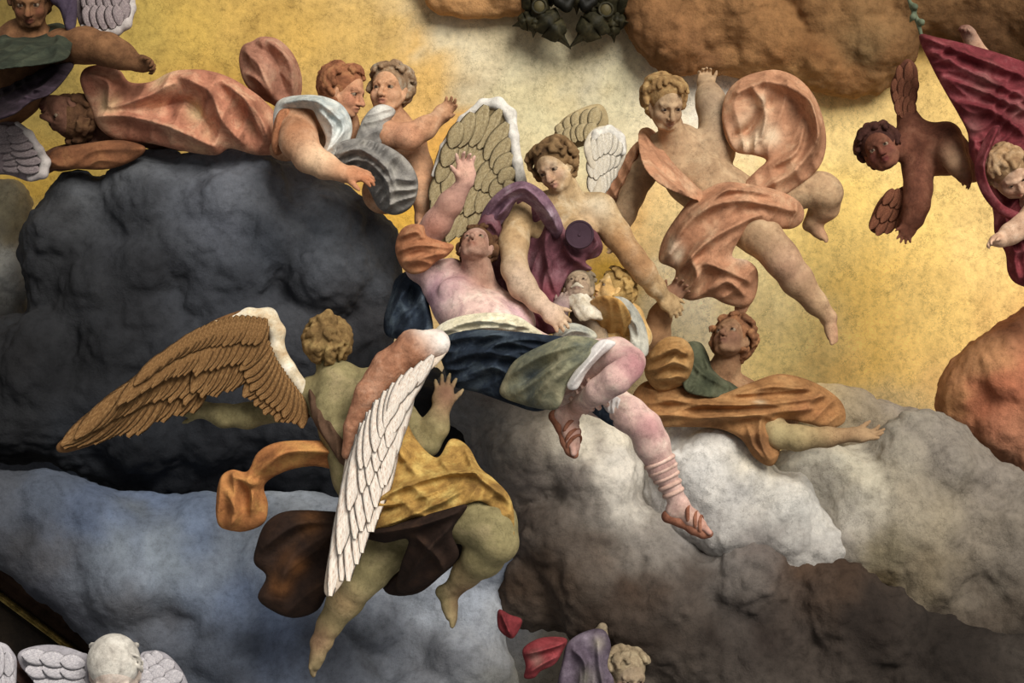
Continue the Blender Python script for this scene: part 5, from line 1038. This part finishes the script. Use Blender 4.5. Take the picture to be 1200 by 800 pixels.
# ------------------------------------------------------------------ bronze leaf wreath at the top
BR = fresco('dark bronze leaf', '#17160d', '#2a2717', '#443d25', scale=14, speck=.3, bump=.4, rough=.55, crack=0)
WY = CEIL_Y - .16
t = thing('wreath', 'dark bronze wreath of lobed leaves hanging at the top edge before the pale sky', 'wreath', P(675, -20, WY))
def oak(base, tip, width, lift, seed, parent):
    rr = random.Random(seed); b = P(*base, WY); e = P(*tip, WY); d = e - b; L_ = np.linalg.norm(d); d /= L_; sd = np.cross(d, (0, -1, 0)); sd = unit(sd)
    n = 29; vt = []; fc = []; m = 9
    for i in range(n):
        x = i / (n - 1); env = math.sin(math.pi * (.10 + .86 * x)) ** .8; lob = .74 + .26 * (1 - 2 * ((x * 4.6 + .3) % 1.0)) ; w = width * PXM * 1.2 * .85 * env * lob * (1.15 - .35 * x)
        w *= min(1, (1 - x) * 3.2) ** .8
        for s_ in (0, 1):
            for j in range(m):
                u = (j / (m - 1)) * 2 - 1; z = lift * math.sin(x * math.pi) * .09 - .028 * abs(u) ** 1.5 + .016 * math.cos(u * math.pi) + .012 * math.cos(x * 2 * math.pi * 4.2 + .6) * abs(u)
                p = b + d * (x + .06 * abs(u) * math.cos(x * 26.4)) * L_ + sd * u * w + np.array((0, -z - (.012 if s_ == 0 else 0), 0)); vt.append(p)
    for i in range(n - 1):
        for j in range(m - 1):
            a = i * 2 * m + j; c = a + 2 * m; fc.append((a, a + 1, c + 1, c)); a += m; c += m; fc.append((a, c, c + 1, a + 1))
        for j in (0, m - 1):
            a = i * 2 * m + j; c = a + 2 * m; q = (a, c, c + m, a + m); fc.append(q if j == 0 else q[::-1])
    return link('leaf', raw_mesh('leaf', np.array(vt), np.array(fc), wloc(parent)), BR, parent)
for k, (b, e, w, lf) in enumerate((((620, 4), (668, 56), 24, 1), ((722, 6), (669, 54), 26, 1), ((634, 20), (601, 30), 17, .6), ((628, 14), (625, 43), 15, .6), ((708, 22), (739, 28), 17, .6), ((716, 14), (720, 49), 15, .6),
                               ((650, -8), (598, 0), 30, .8), ((690, -8), (754, 2), 32, .8), ((650, -25), (618, -36), 26, .5), ((700, -25), (740, -40), 26, .5), ((672, -30), (675, -70), 26, .5), ((698, -8), (692, 26), 14, .8), ((650, -12), (646, 8), 14, .8), ((676, -18), (676, 16), 16, 1.1))):
    oak(b, e, w, lf, k, t)
for (x, y_) in ((632, 8), (710, 12)):
    S = Solid(.005, .01); S.e(x, y_, WY - .07, 8.5, 7, 10.5); c_ = P(x, y_, WY - .07); o = grow(S, 'fruit', fresco('bronze fruit', '#3a351e', '#544a2a', rough=.5, crack=0) if 'bronze fruit' not in D.materials else D.materials['bronze fruit'], t)
    ring('fruit_rim', c_ - np.array((0, .02, 0)), (0, 1, 0), .040, .009, BR, t)
S = Solid(.006, .02); S.e(674, -4, WY - .04, 20, 14, 10); S.c((655, 2, WY - .08, 7), (664, 8, WY - .09, 6), (668, 2, WY - .09, 5)); S.c((694, 2, WY - .08, 7), (686, 8, WY - .09, 6), (682, 2, WY - .09, 5)); S.c((660, -6, WY, 12), (690, -6, WY, 12)); S.c((674, -10, WY + .14, 10), (674, -10, WY, 10))
grow(S, 'boss', fresco('black bronze', '#0c0b08', '#1a1810', rough=.5, crack=0), t)
